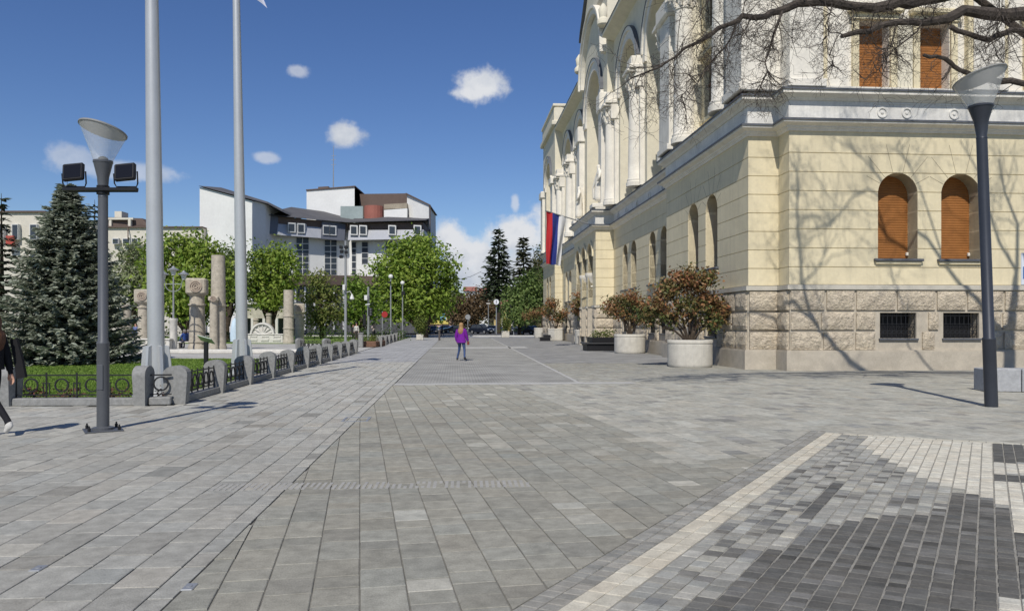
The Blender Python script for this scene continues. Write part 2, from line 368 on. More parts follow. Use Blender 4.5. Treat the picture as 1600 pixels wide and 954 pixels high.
# square of setts: corner and its two edge directions
AP = Vector((4.67, 11.43)); E1 = Vector((-math.sin(R(31.8)), -math.cos(R(31.8)))); E2 = Vector((math.cos(R(26)), -math.sin(R(26))))
N1v = Vector((-E1.y, E1.x)); N1v = N1v if N1v.dot(E2) > 0 else -N1v          # into the square from the long edge
N2v = Vector((-E2.y, E2.x)); N2v = N2v if N2v.dot(E1) > 0 else -N2v
EDGE = .22
def in_sq(x, y, m=0): q = Vector((x, y)) - AP; return q.dot(N1v) > -EDGE + m and q.dot(N2v) > -.02 + m
left = MB(); # ---- left slabs, running with the avenue
lp = thing  # alias
left_root = sheet('left_pavement', [(-15.9, 2.1), (DX(2.1), 2.1), (DX(32), 32), (FX(32), 32), (FX(15.2), 15.2), (-15.9, 15.2)], -.010, m_mortar)
pcs = []
nrm = (math.cos(TH), math.sin(TH))
for poly, cc, dd in strips(TH, .30, (.3, .38, .45, .6), -17, -1.4, 2.6, 33):
    poly = clip(poly, -nrm[0], -nrm[1], 1.65 * nrm[0] + .006)
    if len(poly) < 3: continue
    cx = sum(p[0] for p in poly) / len(poly); cy = sum(p[1] for p in poly) / len(poly)
    if cy < 15.25: poly = clip(poly, 0, -1, -15.25)
    if cy >= 15.2: poly = clip(poly, nrm[0], nrm[1], (FX(0)) * nrm[0] + .02)
    if len(poly) < 3 or area(poly) < .004 or cx < -15.6: continue
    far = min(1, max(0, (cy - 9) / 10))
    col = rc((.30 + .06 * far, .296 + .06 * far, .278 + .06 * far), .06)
    r = random.random()
    if r < .05: col = rc((.258, .252, .235), .08)
    elif r < .13: col = rc((.36, .352, .325), .07)
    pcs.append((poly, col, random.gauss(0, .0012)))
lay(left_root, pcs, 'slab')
# ---- middle and right slabs, turned a little against the avenue
PH = R(11.2)
cph, sph = math.cos(PH), math.sin(PH)
mid_root = sheet('middle_pavement', [(DX(2.1), 2.1), (4.5, 2.1), (3.2, 20.6), (DX(20.6), 20.6)], -.009, m_mortar)
right_root = sheet('right_pavement', [(4.5, 10.9), (17, 6), (17.5, 26.5), (9.6, 26.9), (7.9, 30), (6, 32), (1.2, 32), (3.2, 20.6)], -.0085, m_mortar)
midp, rightp = [], []
c_edge = .78 * cph + 15.6 * sph; d_edge = -2.04 * sph + 9.19 * cph
for poly, cc, dd in strips(PH, .28, (.22, .3, .36, .45), -2.2, 26, 2.6, 34):
    cx = sum(p[0] for p in poly) / 4; cy = sum(p[1] for p in poly) / 4
    if cx > 17.5: continue
    tact = abs((cx * -math.sin(R(3.4)) + cy * math.cos(R(3.4))) - 7.74) < .16 and cx < 3.4
    q = Vector((cx, cy)) - AP
    if q.dot(N1v) + EDGE < q.dot(N2v) + .02: poly = clip(poly, -N1v.x, -N1v.y, -(AP.dot(N1v)) + EDGE + .006)
    else: poly = clip(poly, -N2v.x, -N2v.y, -(AP.dot(N2v)) + .02)
    poly = clip(poly, nrm[0], nrm[1], -1.65 * nrm[0] + .006) if len(poly) > 2 else poly
    if len(poly) < 3: continue
    isr = cc > c_edge and dd > d_edge
    if not isr and cc <= c_edge: poly = clip(poly, 0, -1, -20.9 + .06 * 0)
    if isr and cx < 3.1 - .06 * cy + .0 and cy > 20.9: continue
    if len(poly) < 3 or area(poly) < .003: continue
    if isr and cy > 32: continue
    if isr:
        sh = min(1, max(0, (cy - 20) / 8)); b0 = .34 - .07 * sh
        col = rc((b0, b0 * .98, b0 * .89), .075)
        if random.random() < .1: col = rc((.255, .252, .24), .08)
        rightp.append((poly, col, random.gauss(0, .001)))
    else:
        col = rc((.262, .256, .228), .055)
        r = random.random()
        if cc > c_edge - 2.2 and r < .10 or r < .03: col = rc((.34, .33, .295), .06)
        elif r < .1: col = rc((.232, .227, .205), .06)
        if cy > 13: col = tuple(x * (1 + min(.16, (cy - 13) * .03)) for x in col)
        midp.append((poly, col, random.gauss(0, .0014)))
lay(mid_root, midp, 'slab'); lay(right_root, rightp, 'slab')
# tactile strip: rows of small raised bars on the middle slabs
tb = MB(); T3 = R(3.4)
for i in range(150):
    a = -4.2 + i * .058
    if a < -2.5 or a > .62: continue
    for b0 in (7.62, 7.73, 7.84):
        if random.random() < .12: continue
        T = lambda s, n, z, a=a, b0=b0: ((a + s) * math.cos(T3) - (b0 + n) * math.sin(T3), (a + s) * math.sin(T3) + (b0 + n) * math.cos(T3), z)
        tb.box(-.016, .016, -.046, .046, -.002, .0028, T)
tactile = tb.build('tactile_strip', mat('tactile_stone', (.34, .332, .305), .8, .12, 6), mid_root); tactile['kind'] = 'stuff'
# slot drain
sd = MB()
def avl(x0, Y): return Vector((x0 - .0741 * Y, Y, 0))
a, b = avl(-1.65, 3), avl(-1.65, 34)
sd.add([(a.x - .006, a.y, -.006), (a.x + .006, a.y, -.006), (b.x + .006, b.y, -.006), (b.x - .006, b.y, -.006)], [(0, 1, 2, 3)])
struct(sd, 'slot_drain', mat('drain_gap', (.03, .029, .026), .9, .2, 5))
# manhole frame, steel wedges of floor lights
mh = MB(); c0 = G(557, 655)
T = lambda s, n, z: (c0.x + DU.x * s + DV.x * n, c0.y + DU.y * s + DV.y * n, z)
for q in ((-.22, .22, -.3, -.26), (-.22, .22, .26, .3), (-.22, -.18, -.26, .26), (.18, .22, -.26, .26)): mh.box(*q, -.01, .009, T)
single(mh, 'manhole_frame', m_steel, c0, 'thin metal manhole frame let into the slabs beside the slot drain', 'manhole')
mh = MB(); mh.box(-.35, .35, -.35, .35, 0, .006, lambda s, n, z: (G(676, 567).x + s, G(676, 567).y + n, z))
for i, (px, py, lab) in enumerate(((60, 888, 'dark steel floor light plate in the slabs at lower left corner'), (296, 917, 'small pale steel floor plate at the near end of the slot drain'))):
    c = G(px, py); b = MB(); T = lambda s, n, z: (c.x + DU.x * s + DV.x * n, c.y + DU.y * s + DV.y * n, z)
    b.cbox(-.035, .035, -.06, .06, -.005, .008, .004, T); b.lathe([(.018, .008), (.018, .012), (.012, .013)], n=10, T=T)
    single(b, 'floor_plate', m_steel, c, lab, 'floor plate')
# ---- setts
sq_root = sheet('sett_square', [tuple(AP - N1v * EDGE), tuple(AP + E2 * 14 - N1v * 0), tuple(AP + E2 * 14 + E1 * 14), tuple(AP + E1 * 11 - N1v * EDGE)], -.0075, mat('pale_grout', (.27, .26, .23), .95, .2, 6, .4, 80))
def inpoly(p, poly):
    r = False; n = len(poly)
    for i in range(n):
        (x1, y1), (x2, y2) = poly[i], poly[(i + 1) % n]
        if (y1 > p[1]) != (y2 > p[1]) and p[0] < (x2 - x1) * (p[1] - y1) / (y2 - y1) + x1: r = not r
    return r
GW = lambda L: [tuple(G(x, y)[:2]) for x, y in L]
Z_dark = GW([(1100, 975), (1208, 857), (1267, 839), (1312, 812), (1397, 805), (1470, 805), (1481, 765), (1537, 774), (1555, 790), (1577, 790), (1577, 825), (1680, 830), (1680, 933), (1555, 938), (1555, 1000), (1100, 1000)])
Z_crm = GW([(1355, 678), (1545, 684), (1543, 748), (1680, 757), (1680, 828), (1577, 828), (1577, 788), (1555, 788), (1537, 772), (1515, 767), (1470, 757), (1400, 725), (1350, 695)])
Z_d2 = [GW([(1546, 684), (1680, 690), (1680, 722), (1556, 722), (1556, 748), (1546, 748)]), GW([(1556, 740), (1680, 748), (1680, 758), (1556, 750)])]
Z_str = GW([(1307, 753), (1322, 754), (1262, 811), (1240, 811)])
Z_c2 = [GW([(1550, 938), (1680, 930), (1680, 1000), (1550, 1000)]), GW([(1547, 722), (1680, 726), (1680, 740), (1556, 739)])]
def sett(cp, q0, q1, p0, p1, g):
    return [tuple(AP + E2 * p + E1 * q) for p, q in ((p0 + g, q0 + g), (p1 - g, q0 + g), (p1 - g, q1 - g), (p0 + g, q1 - g))]
pcs = []
k2 = 1 / E2.dot(N1v)
# outer edge of small grey setts, and the pale border strip
q = -.2
while q < 11:
    for j in range(2):
        p0 = (-EDGE + j * EDGE / 2) * k2; pcs.append((sett(0, q, q + .1, p0, p0 + EDGE / 2 * k2, .002), rc((.25, .245, .23), .10), random.gauss(0, .001)))
    q += .1
q = 0
while q < 11:
    for j in range(2):
        l = .2; pcs.append((sett(0, q, q + l, j * .115, (j + 1) * .115, .0015), rc((.47, .44, .375), .05), random.gauss(0, .001)))
    q += .2
p = .24
while p < 9: pcs.append((sett(0, 0, .12, p, p + .2, .0015), rc((.46, .44, .38), .05), 0)); p += .2
SW = .117
for i in range(75):
    p0 = .24 + i * SW; q = .125
    while q < 10:
        c = AP + E2 * (p0 + SW / 2) + E1 * (q + .06)
        if c.y < 3.3 or abs(c.x / c.y) > .78: q += .12; continue
        pt = (c.x, c.y); g = .0035
        if inpoly(pt, Z_str): ln, col = .12, rc((.11, .11, .108), .08)
        elif any(inpoly(pt, z) for z in Z_c2): ln, col = .12, rc((.47, .45, .40), .05)
        elif any(inpoly(pt, z) for z in Z_d2): ln, col, g = .14, rc((.10, .10, .098), .08), .0035
        elif inpoly(pt, Z_crm): ln, col, g = random.choice((.117, .15, .18)), rc((.51, .485, .425), .05), .003
        elif inpoly(pt, Z_dark):
            ln, g = random.choice((.08, .1, .12)), .0042; col = rc((.112, .110, .106), .15)
            if random.random() < .07: col = rc((.16, .158, .155), .1)
        else:
            ln = random.choice((.1, .117, .14)); col = rc((.285, .282, .265), .11); r = random.random(); g = .003
            if r < .09: col = rc((.14, .138, .132), .12)
            elif r < .2: col = rc((.34, .33, .295), .06)
            elif r < .3: col = rc((.18, .18, .178), .1)
        pcs.append((sett(0, q, q + ln, p0, p0 + SW, g), col, random.gauss(0, .0014))); q += ln
lay(sq_root, pcs, 'sett')
# ---- far paving: cobbles in the middle of the avenue, fine slabs at the sides
CXR = lambda Y: 3.1 - .062 * Y
m_cob = brick_mat('cobble_carpet', (.38, .372, .335), (.32, .313, .285), (.215, .21, .19), .17, .13, -TH, .018)
sheet('cobbled_lane', [(DX(20.9) + .02, 20.9), (CXR(20.9), 20.9), (CXR(90), 90), (DX(90) + .02, 90)], -.003, m_cob)
m_fs = brick_mat('far_slabs', (.38, .38, .375), (.33, .33, .325), (.22, .22, .21), .55, .36, -TH + R(90), .01)
sheet('far_pavement', [(FX(32), 32), (DX(32) - .02, 32), (DX(104) - .02, 104), (FX(104), 104)], -.004, m_fs)
m_fr = brick_mat('far_side_slabs', (.27, .267, .255), (.24, .237, .226), (.18, .178, .168), .5, .33, -TH + R(90), .008)
sheet('far_side_pavement', [(CXR(32) + .1, 32.0), (BX(32), 32), (BX(100), 100), (CXR(100), 100)], -.004, m_fr)
eb = MB()
for Y0, Y1 in ((20.9, 36), (36.05, 60), (60.05, 90)):
    eb.add([(CXR(Y0), Y0, .002), (CXR(Y0) + .12, Y0, .002), (CXR(Y1) + .12, Y1, .002), (CXR(Y1), Y1, .002)], [(0, 1, 2, 3)])
eb.add([(DX(51), 51, .002), (CXR(51) + 1.2, 52.5, .002), (CXR(55) + 1.2, 56.0, .002), (DX(54), 54, .002)], [(0, 1, 2, 3)])
eb.add([(DX(20.4) + .03, 20.3, .0025), (3.4, 20.9, .0025), (3.3, 21.5, .0025), (DX(21.0) + .03, 20.9, .0025)], [(0, 1, 2, 3)])
struct(eb, 'pale_paving_bands', mat('pale_band_stone', (.42, .415, .39), .85, .12, 3))
# street across the far end, kerb and marking
m_asph = mat('asphalt', (.065, .065, .068), .9, .15, .8, .3, 60)
sheet('road', [(-90, 106), (70, 106), (70, 165), (-90, 165)], -.004, m_asph)
sheet('side_pavement', [(-26, 93), (40, 93), (40, 106), (-26, 106)], -.008, m_fs)
kb = MB(); kb.cbox(-60, 60, 105.8, 106.15, -.05, .13, .02); struct(kb, 'kerb', mat('kerb_stone', (.5, .49, .46), .85, .1, 1))
mk = MB()
for x in np.arange(-50, 40, 6.0): mk.add([(x, 118, .002), (x + 3, 118, .002), (x + 3, 118.3, .002), (x, 118.3, .002)], [(0, 1, 2, 3)])
for i in range(9): mk.add([(-9.5 + i * 1.1, 107, .002), (-9.0 + i * 1.1, 107, .002), (-9.0 + i * 1.1, 112, .002), (-9.5 + i * 1.1, 112, .002)], [(0, 1, 2, 3)])
struct(mk, 'road_markings', mat('road_paint', (.7, .7, .68), .7, .15, 2))
# park lawn, inner square
m_lawn = mat('lawn_ground', (.11, .18, .03), .95, .25, .7, .8, 60, col2=(.15, .215, .045))
sheet('lawn', [(-60, 15.4), (FX(15.4) - .1, 15.4), (FX(36) - .1, 36), (FX(36) - 30, 38), (-60, 38)], -.002, m_lawn)
m_isq = brick_mat('inner_square_slabs', (.44, .43, .40), (.40, .39, .36), (.3, .29, .27), .6, .6, 0, .01)
sheet('inner_square', [(-60, 38), (FX(36) - 30, 38), (FX(36) - .1, 36), (FX(64) - .1, 64), (-60, 66)], -.003, m_isq)
sheet('rear_lawn', [(-60, 66), (FX(64) - .1, 64), (FX(105) - .1, 105), (-60, 105)], -.0035, m_lawn)
gb = MB(); rr = random.Random(3)
for i in range(52000):
    Y = 15.5 + 20.5 * rr.random() ** 1.5; X = rr.uniform(-.67 * Y - .8, FX(Y) - .35)
    if X < -.7 * Y: continue
    a = rr.random() * 6.28; h = rr.uniform(.02, .05) * (1.25 if rr.random() < .1 else 1); w = .006 + .0007 * Y
    dx, dy = math.cos(a) * w, math.sin(a) * w; lx, ly = rr.gauss(0, .016), rr.gauss(0, .016)
    gb.add([(X - dx, Y - dy, 0), (X + dx, Y + dy, 0), (X + lx, Y + ly, h)], [(0, 1, 2)], t=rr.random())
g = gb.build('grass_blades', mat('grass', (.09, .175, .02), .8, .2, 1.2, col2=(.22, .31, .06), src='tone', transl=.3), fix=False); g['kind'] = 'stuff'
tag(g, 'short mown green grass of the park lawn behind the low fence', 'grass')
m_groove_shade = mat('groove_shade_plaster', (.30, .26, .18), .95, .1, 5)  # darker plaster colour standing in for the shade inside the arch grooves
# ================================================================== the palace on the right
C1 = Vector((8.49, 27.6, 0)); CA, CB = 1.12, .885
C0 = C1 + DU * CA - DV * CB
def TR(s, n, z): v = C1 + DV * s - DU * n; return (v.x, v.y, z)
def TF(u, n, z): v = C0 + DU * u - DV * n; return (v.x, v.y, z)
PAL = thing('palace', C1, 'large pale yellow palace with white arcaded upper storey and rough stone base', 'building')
def halfw(o, z):
    sc, w, zb, zt, ar = o
    if z < zb - 1e-6 or z > zt + 1e-6: return None
    if not ar: return w / 2
    zs = zt - w / 2
    return w / 2 if z <= zs else math.sqrt(max(0, (w / 2) ** 2 - (z - zs) ** 2))
def wall_slab(mb, T, z0, z1, s0, s1, ops, nf, nb, mi=0):
    zz = {z0, z1}
    for sc, w, zb, zt, ar in ops:
        if sc + w / 2 < s0 or sc - w / 2 > s1: continue
        c = [zb, zt]
        if ar:
            for k in range(13): c.append(zt - w / 2 + w / 2 * math.sin(math.pi / 2 * k / 12))
        for z in c:
            if z0 < z < z1: zz.add(z)
    zz = sorted(zz); hard = {z0, z1} | {o[2] for o in ops} | {o[3] for o in ops if not o[4]}
    for za, zb_ in zip(zz[:-1], zz[1:]):
        if zb_ - za < 1e-5: continue
        zm = (za + zb_) / 2; lo = [s0]; hi = [s0]; ends = []
        act = sorted([o for o in ops if o[2] < zm < o[3] and s0 < o[0] < s1])
        e = [(s0, s0)]
        for o in act:
            ha, hb = halfw(o, za), halfw(o, zb_)
            if ha is None: ha = o[1] / 2
            if hb is None: hb = 0
            e += [(o[0] - ha, o[0] - hb), (o[0] + ha, o[0] + hb)]
        e.append((s1, s1))
        for i in range(0, len(e), 2):
            (la, lb), (ra, rb) = e[i], e[i + 1]
            if ra - la < 1e-4 and rb - lb < 1e-4: continue
            v = [T(la, nf, za), T(ra, nf, za), T(rb, nf, zb_), T(lb, nf, zb_), T(la, nb, za), T(ra, nb, za), T(rb, nb, zb_), T(lb, nb, zb_)]
            F = [(0, 1, 2, 3), (7, 6, 5, 4), (0, 3, 7, 4), (1, 5, 6, 2)]
            if za in hard: F.append((0, 4, 5, 1))
            if zb_ in hard: F.append((3, 2, 6, 7))
            mb.add(v, F, mi)
def sweep(mb, prof, path, mi=0):
    """profile (outward, z) swept along a plan path whose outside lies to the left, mitred at the corners"""
    pts = [Vector((p[0], p[1])) for p in path]; k = len(pts); offs = []
    for i in range(k):
        d0 = (pts[i] - pts[i - 1]).normalized() if i else (pts[1] - pts[0]).normalized()
        d1 = (pts[i + 1] - pts[i]).normalized() if i < k - 1 else d0
        n0 = Vector((-d0.y, d0.x)); n1 = Vector((-d1.y, d1.x)); m = n0 + n1
        offs.append(m / max(.2, m.dot(n0)))
    m = len(prof); v = [(pts[i].x + offs[i].x * a, pts[i].y + offs[i].y * a, z) for i in range(k) for a, z in prof]
    F = [(i * m + j, i * m + (j + 1) % m, (i + 1) * m + (j + 1) % m, (i + 1) * m + j) for i in range(k - 1) for j in range(m)]
    F += [tuple(range(m)), tuple(range((k - 1) * m, k * m))[::-1]]
    mb.add(v, F, mi)
def islands(mb):
    key = {}; par = list(range(len(mb.v)))
    def find(i):
        while par[i] != i: par[i] = par[par[i]]; i = par[i]
        return i
    rep = [key.setdefault(tuple(round(c, 4) for c in p), i) for i, p in enumerate(mb.v)]
    for f in mb.f:
        for i in f[1:]: par[find(rep[i])] = find(rep[f[0]])
    out = {}
    for f, m_, t in zip(mb.f, mb.mi, mb.t):
        r = find(rep[f[0]]); q = out.setdefault(r, MB()); q.add([mb.v[i] for i in f], [tuple(range(len(f)))], m_, t)
    return list(out.values())
COURSE = [3.0, 3.62] + [3.62 + .665 * i for i in range(1, 8)]       # joints of the plaster courses, up to 8.27
COURSE[-1] = 8.42
WZB, WZT, WW = 3.90, 6.95, 1.46
pairs = lambda *c: [x for q in c for x in (q - 1.22, q + 1.22)]
wins_R = {'near': pairs(5.2), 'set1': pairs(15.3, 22.4), 'set2': pairs(42.2, 49.3), 'far': pairs(58.9)}
secs = [('near', TR, 0, 10.7, 0, wins_R['near'], []), ('set1', TR, 10.7, 27.3, -.8, wins_R['set1'], []),
        ('porch', TR, 27.3, 37.2, .5, [], [29.5, 32.25, 35.0]), ('set2', TR, 37.2, 53.6, -.8, wins_R['set2'], []),
        ('far', TR, 53.6, 64.3, 0, wins_R['far'], []), ('front', TF, 0, 15, 0, [3.95, 6.28, 11.5], [])]
rocks = []
def rock_mesh(k):
    r = random.Random(40 + k); b = MB(); nx, nz = 7, 4; g = {}
    for i in range(nx + 1):
        for j in range(nz + 1):
            e = i in (0, nx) or j in (0, nz); x = i / nx - .5; z = j / nz
            g[i, j] = len(b.v); b.v.append((x + (0 if e else r.uniform(-.02, .02)), (-.015 if e else -.045 - r.random() * .03), z + (0 if e else r.uniform(-.04, .04))))
    def F(*f): b.f.append(f); b.mi.append(0); b.t.append(.5)
    for i in range(nx):
        for j in range(nz): F(g[i, j], g[i + 1, j], g[i + 1, j + 1], g[i, j + 1])
    bk = {}
    for (i, j) in ((0, 0), (nx, 0), (nx, nz), (0, nz)): bk[i, j] = len(b.v); b.v.append((i / nx - .5, .1, j / nz))
    F(bk[0, 0], bk[nx, 0], *[g[i, 0] for i in range(nx, -1, -1)]); F(bk[nx, nz], bk[0, nz], *[g[i, nz] for i in range(nx + 1)])
    F(bk[0, nz], bk[0, 0], *[g[0, j] for j in range(nz + 1)]); F(bk[nx, 0], bk[nx, nz], *[g[nx, j] for j in range(nz, -1, -1)])
    return b.mesh('rusticated_block', m_rock)
ROCK = [rock_mesh(k) for k in range(6)]
def put_rock(T, s0, s1, n, z0, z1, ang):
    o = bpy.data.objects.new('rusticated_block', random.choice(ROCK)); COL.objects.link(o); o.parent = PAL
    o.location = Vector(T((s0 + s1) / 2, n, z0)) - C1; o.scale = (s1 - s0, 1, z1 - z0); o.rotation_euler = (0, 0, ang)
ROWS = [(.72, 1.34), (1.43, 2.03), (2.12, 2.78)]
def slats(b, T, op, n, p=.09):                                       # curved slats of a roller shutter
    z = op[2]
    while z < op[3] - .02:
        z1 = min(z + p, op[3] - .005); h0, h1 = halfw(op, z + .001), halfw(op, z1)
        if h0 and h1 is not None:
            zm = z + p * .55; hm = halfw(op, min(zm, op[3]))
            b.add([T(op[0] - h0, n - .016, z), T(op[0] + h0, n - .016, z), T(op[0] + hm, n, zm), T(op[0] - hm, n, zm), T(op[0] + h1, n - .004, z1 - .008), T(op[0] - h1, n - .004, z1 - .008), T(op[0] + h1, n - .018, z1), T(op[0] - h1, n - .018, z1)], [(0, 1, 2, 3), (3, 2, 4, 5), (5, 4, 6, 7)])
        z += p
def window_arched(T, s, n, w=WW, zb=WZB, zt=WZT):
    b = MB(); ns = n - .6
    poly = [(s - w / 2 - .02, zb), (s + w / 2 + .02, zb)] + [(s + (w / 2 + .02) * math.cos(a), zt - w / 2 + (w / 2 + .02) * math.sin(a)) for a in np.linspace(0, math.pi, 14)]
    b.prism(poly, ns - .02, ns - .05, T); slats(b, T, (s, w + .04, zb, zt, True), ns); sh = b.build('roller_shutter', m_shut, PAL, fix=False)
    b = MB(); b.cbox(s - w / 2 - .16, s + w / 2 + .16, n - .58, n + .14, zb - .07, zb + .02, .012, T, 0); b.cbox(s - w / 2 - .1, s + w / 2 + .1, n - .58, n + .08, zb - .17, zb - .07, .01, T, 1)
    b.build('window_sill', [m_flash, m_plaster], PAL)
    b = MB()
    for sg in (-1, 1): b.cbox(s + sg * (w / 2 - .06) - .04, s + sg * (w / 2 - .06) + .04, ns + .01, ns + .1, zb + .18, zb + .3, .015, T)
    b.build('shutter_catch', m_white, sh)
def base_window(T, s, n, w=1.34, zb=1.12, zt=2.02):
    b = MB(); b.box(s - w / 2 - .05, s + w / 2 + .05, n - .5, n - .45, zb - .05, zt + .05, T); pn = b.build('basement_pane', m_dark, PAL)
    b = MB(); k = 8
    for i in range(k + 1):
        x = s - w / 2 + w * i / k; b.box(x - .012, x + .012, n - .1, n - .076, zb, zt, T)
        if i < k: b.arc(x + w / k / 2, zb + .22, .05, .075, n - .098, n - .08, T, 10, 0, 2 * math.pi); b.arc(x + w / k / 2, zb + .40, .03, .05, n - .098, n - .08, T, 8, 0, 2 * math.pi)
    for z in (zb + .06, zb + .5, zt - .1): b.box(s - w / 2, s + w / 2, n - .075, n - .055, z - .012, z + .012, T)
    b.build('window_grille', m_iron, pn)
    b = MB(); b.cbox(s - w / 2 - .05, s + w / 2 + .05, n - .35, n + .1, zb - .07, zb - .002, .01, T); b.build('basement_sill', m_flash, PAL)
for nm, T, s0, s1, n, wins, doors in secs:
    ang = (TH - R(90)) if T is TR else TH
    ops = [(c, WW, WZB, WZT, True) for c in wins]; dops = [(c, 2.05, .0, 7.6, True) for c in doors]
    bops = [(c, 1.34, 1.12, 2.02, False) for c in wins]
    depth = 1.6
    core = MB(); wall_slab(core, T, 3.0, 8.5, s0 + .03, s1 - .03, ops + dops, n - .03, n - depth + .05); core.build('wall_core', m_plaster, PAL)
    for za, zb in zip(COURSE[:-1], COURSE[1:]):
        b = MB(); wall_slab(b, T, za + .014, zb - .014, s0, s1, ops + dops, n, n - depth)
        for q in islands(b): q.build('plaster_course', m_plaster, PAL)
    b = MB(); wall_slab(b, T, 0, 3.0, s0 + .02, s1 - .02, bops + dops, n + .02, n - depth + .05); [q.build('base_wall', m_smooth, PAL) for q in islands(b)]
    dd = [(c, 2.05, -.1, .7, False) for c in doors]
    b = MB(); wall_slab(b, T, 0, .66, s0 - .17, s1 + (.17 if T is TR else 0), dd, n + .19, n - depth); wall_slab(b, T, .66, .71, s0 - .14, s1 + (.14 if T is TR else 0), dd, n + .16, n - depth); b.build('base_course', m_smooth, PAL)
    b = MB(); wall_slab(b, T, 2.83, 2.99, s0 - .1, s1 + (.1 if T is TR else 0), [(c, 2.05, 2, 3.2, False) for c in doors], n + .11, n - depth); b.build('string_course', mat('string_stone', (.50, .47, .40), .9, .1, 3, .2, 40, stain=.15), PAL)
    # rock-faced blocks, row by row
    for ri, (z0, z1) in enumerate(ROWS):
        s = s0 + .0
        while s < s1 - .2:
            w = random.uniform(1.05, 1.55) if (T is TF or s < 12) else 1.5
            e = min(s1, s + w)
            if s1 - e < .5: e = s1
            blk = [(s, e)]
            for c in (wins if ri < 2 else []) + doors:
                hw = (1.34 if c in wins else 2.05) / 2 + .16; nb = []
                for a, bb in blk:
                    if bb <= c - hw or a >= c + hw: nb.append((a, bb))
                    else:
                        if a < c - hw - .15: nb.append((a, c - hw))
                        if bb > c + hw + .15: nb.append((c + hw, bb))
                blk = nb
            for a, bb in blk:
                if bb - a > .25: put_rock(T, a + .045, bb - .045, n + .06, z0, z1, ang)
            s = e
    for c in wins:
        window_arched(T, c, n); base_window(T, c, n)
        if nm in ('front', 'near') and c < 9:                        # arch grooves fanning up: thin raised strips, their shade put into the colour
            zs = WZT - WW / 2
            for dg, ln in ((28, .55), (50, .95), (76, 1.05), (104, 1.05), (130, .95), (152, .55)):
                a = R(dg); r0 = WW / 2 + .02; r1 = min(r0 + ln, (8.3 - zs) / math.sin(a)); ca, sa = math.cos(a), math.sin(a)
                b = MB(); b.prism([(c + r0 * ca - .008 * sa, zs + r0 * sa + .008 * ca), (c + r1 * ca - .008 * sa, zs + r1 * sa + .008 * ca), (c + r1 * ca + .008 * sa, zs + r1 * sa - .008 * ca), (c + r0 * ca + .008 * sa, zs + r0 * sa - .008 * ca)], n - .01, n + .003, T); b.build('arch_groove_shade', m_groove_shade, PAL)
    for c in doors:
        b = MB(); b.box(c - 1.1, c + 1.1, n - 1.3, n - 1.2, 0, 7.7, T); b.build('entrance_door', mat('dark_oak', (.06, .035, .02), .5, .2, 4), PAL)
        b = MB(); b.arc(c, 7.6 - 1.025, 1.03, 1.28, n + .002, n + .1, T, 18); b.build('door_arch', m_plaster, PAL)
# camera-facing ends of the projecting blocks: rock blocks on corner piece, return and porch flank
def TE(s, n0): return lambda a, nn, z: TR(s - nn, n0 - a, z)
for (s, n0, wd) in ((0, 0, 1.12), (27.3, .5, 1.3), (53.6, 0, .8)):
    for z0, z1 in ROWS: put_rock(TE(s, n0), .03, wd - .03, .06, z0, z1, TH)
for z0, z1 in ROWS:
    o = put_rock(lambda a, nn, z: TF(-nn, -a, z), .04, CB - .04, .06, z0, z1, TH - R(90))
for c in (30.85, 33.65):                                            # porch columns
    for nn in (.18,):
        b = MB(); x, y, z = TR(c, nn, 0)
        b.lathe([(.42, 0), (.42, .35), (.36, .4), (.33, .5), (.30, 4.4), (.34, 4.45), (.34, 4.55), (.30, 4.6), (.44, 5.2), (.48, 5.25), (.48, 5.5)], (x, y, 0), 14); b.build('porch_column', m_white, PAL, smooth=True)
# storey cornice between lower and upper walls
PATH = [TF(15, 0, 0), TF(0, 0, 0), TF(0, -CB, 0), TR(0, 0, 0), TR(10.7, 0, 0), TR(10.7, -.8, 0), TR(27.3, -.8, 0), TR(27.3, .5, 0), TR(37.2, .5, 0), TR(37.2, -.8, 0), TR(53.6, -.8, 0), TR(53.6, 0, 0), TR(64.3, 0, 0), TR(64.3, -14, 0)]
b = MB(); sweep(b, [(-.9, 8.36), (.05, 8.36), (.09, 8.44), (.13, 8.46), (.15, 8.52), (.30, 8.58), (.34, 8.60), (.34, 8.70), (.05, 8.74), (-.9, 8.74)], PATH); b.build('lower_cornice', m_white, PAL)
b = MB(); sweep(b, [(.0, 8.742), (.375, 8.66), (.38, 8.66), (.38, 8.73), (.0, 8.775)], PATH); b.build('cornice_flashing', m_flash, PAL)
b = MB(); sweep(b, [(-.9, 8.75), (.04, 8.75), (.04, 9.42), (-.9, 9.42)], PATH); fz = b.build('frieze', m_band, PAL)
b = MB(); sweep(b, [(-.9, 9.42), (.08, 9.42), (.14, 9.5), (.30, 9.58), (.36, 9.60), (.36, 9.74), (.1, 9.80), (-.9, 9.80)], PATH); b.build('upper_cornice', m_white, PAL)
b = MB(); sweep(b, [(.06, 9.802), (.395, 9.705), (.40, 9.705), (.40, 9.775), (.06, 9.845)], PATH); b.build('cornice_flashing', m_flash, PAL)
b = MB(); sweep(b, [(-1, 9.80), (.02, 9.80), (.02, 9.95), (-1, 9.95)], PATH); b.build('attic_step', m_white, PAL)
for i, u in enumerate((3.35, 4.25, 6.0, 6.9, 9.0)):
    b = MB(); b.arc(u, 9.05, .14, .19, .03, .075, TF, 18, 0, 2 * math.pi); b.lathe([(.06, 0), (.05, .03), (.01, .04)], n=10, T=lambda x, y, z, u=u: TF(u + x, .04 + z, 9.05 + y)); b.build('frieze_roundel', m_band, fz)
b = MB(); b.box(3.0, 4.6, .03, .06, 9.34, 9.41, TF); b.box(5.3, 7.6, .03, .06, 9.34, 9.41, TF); b.build('frieze_tablet', m_band, fz)
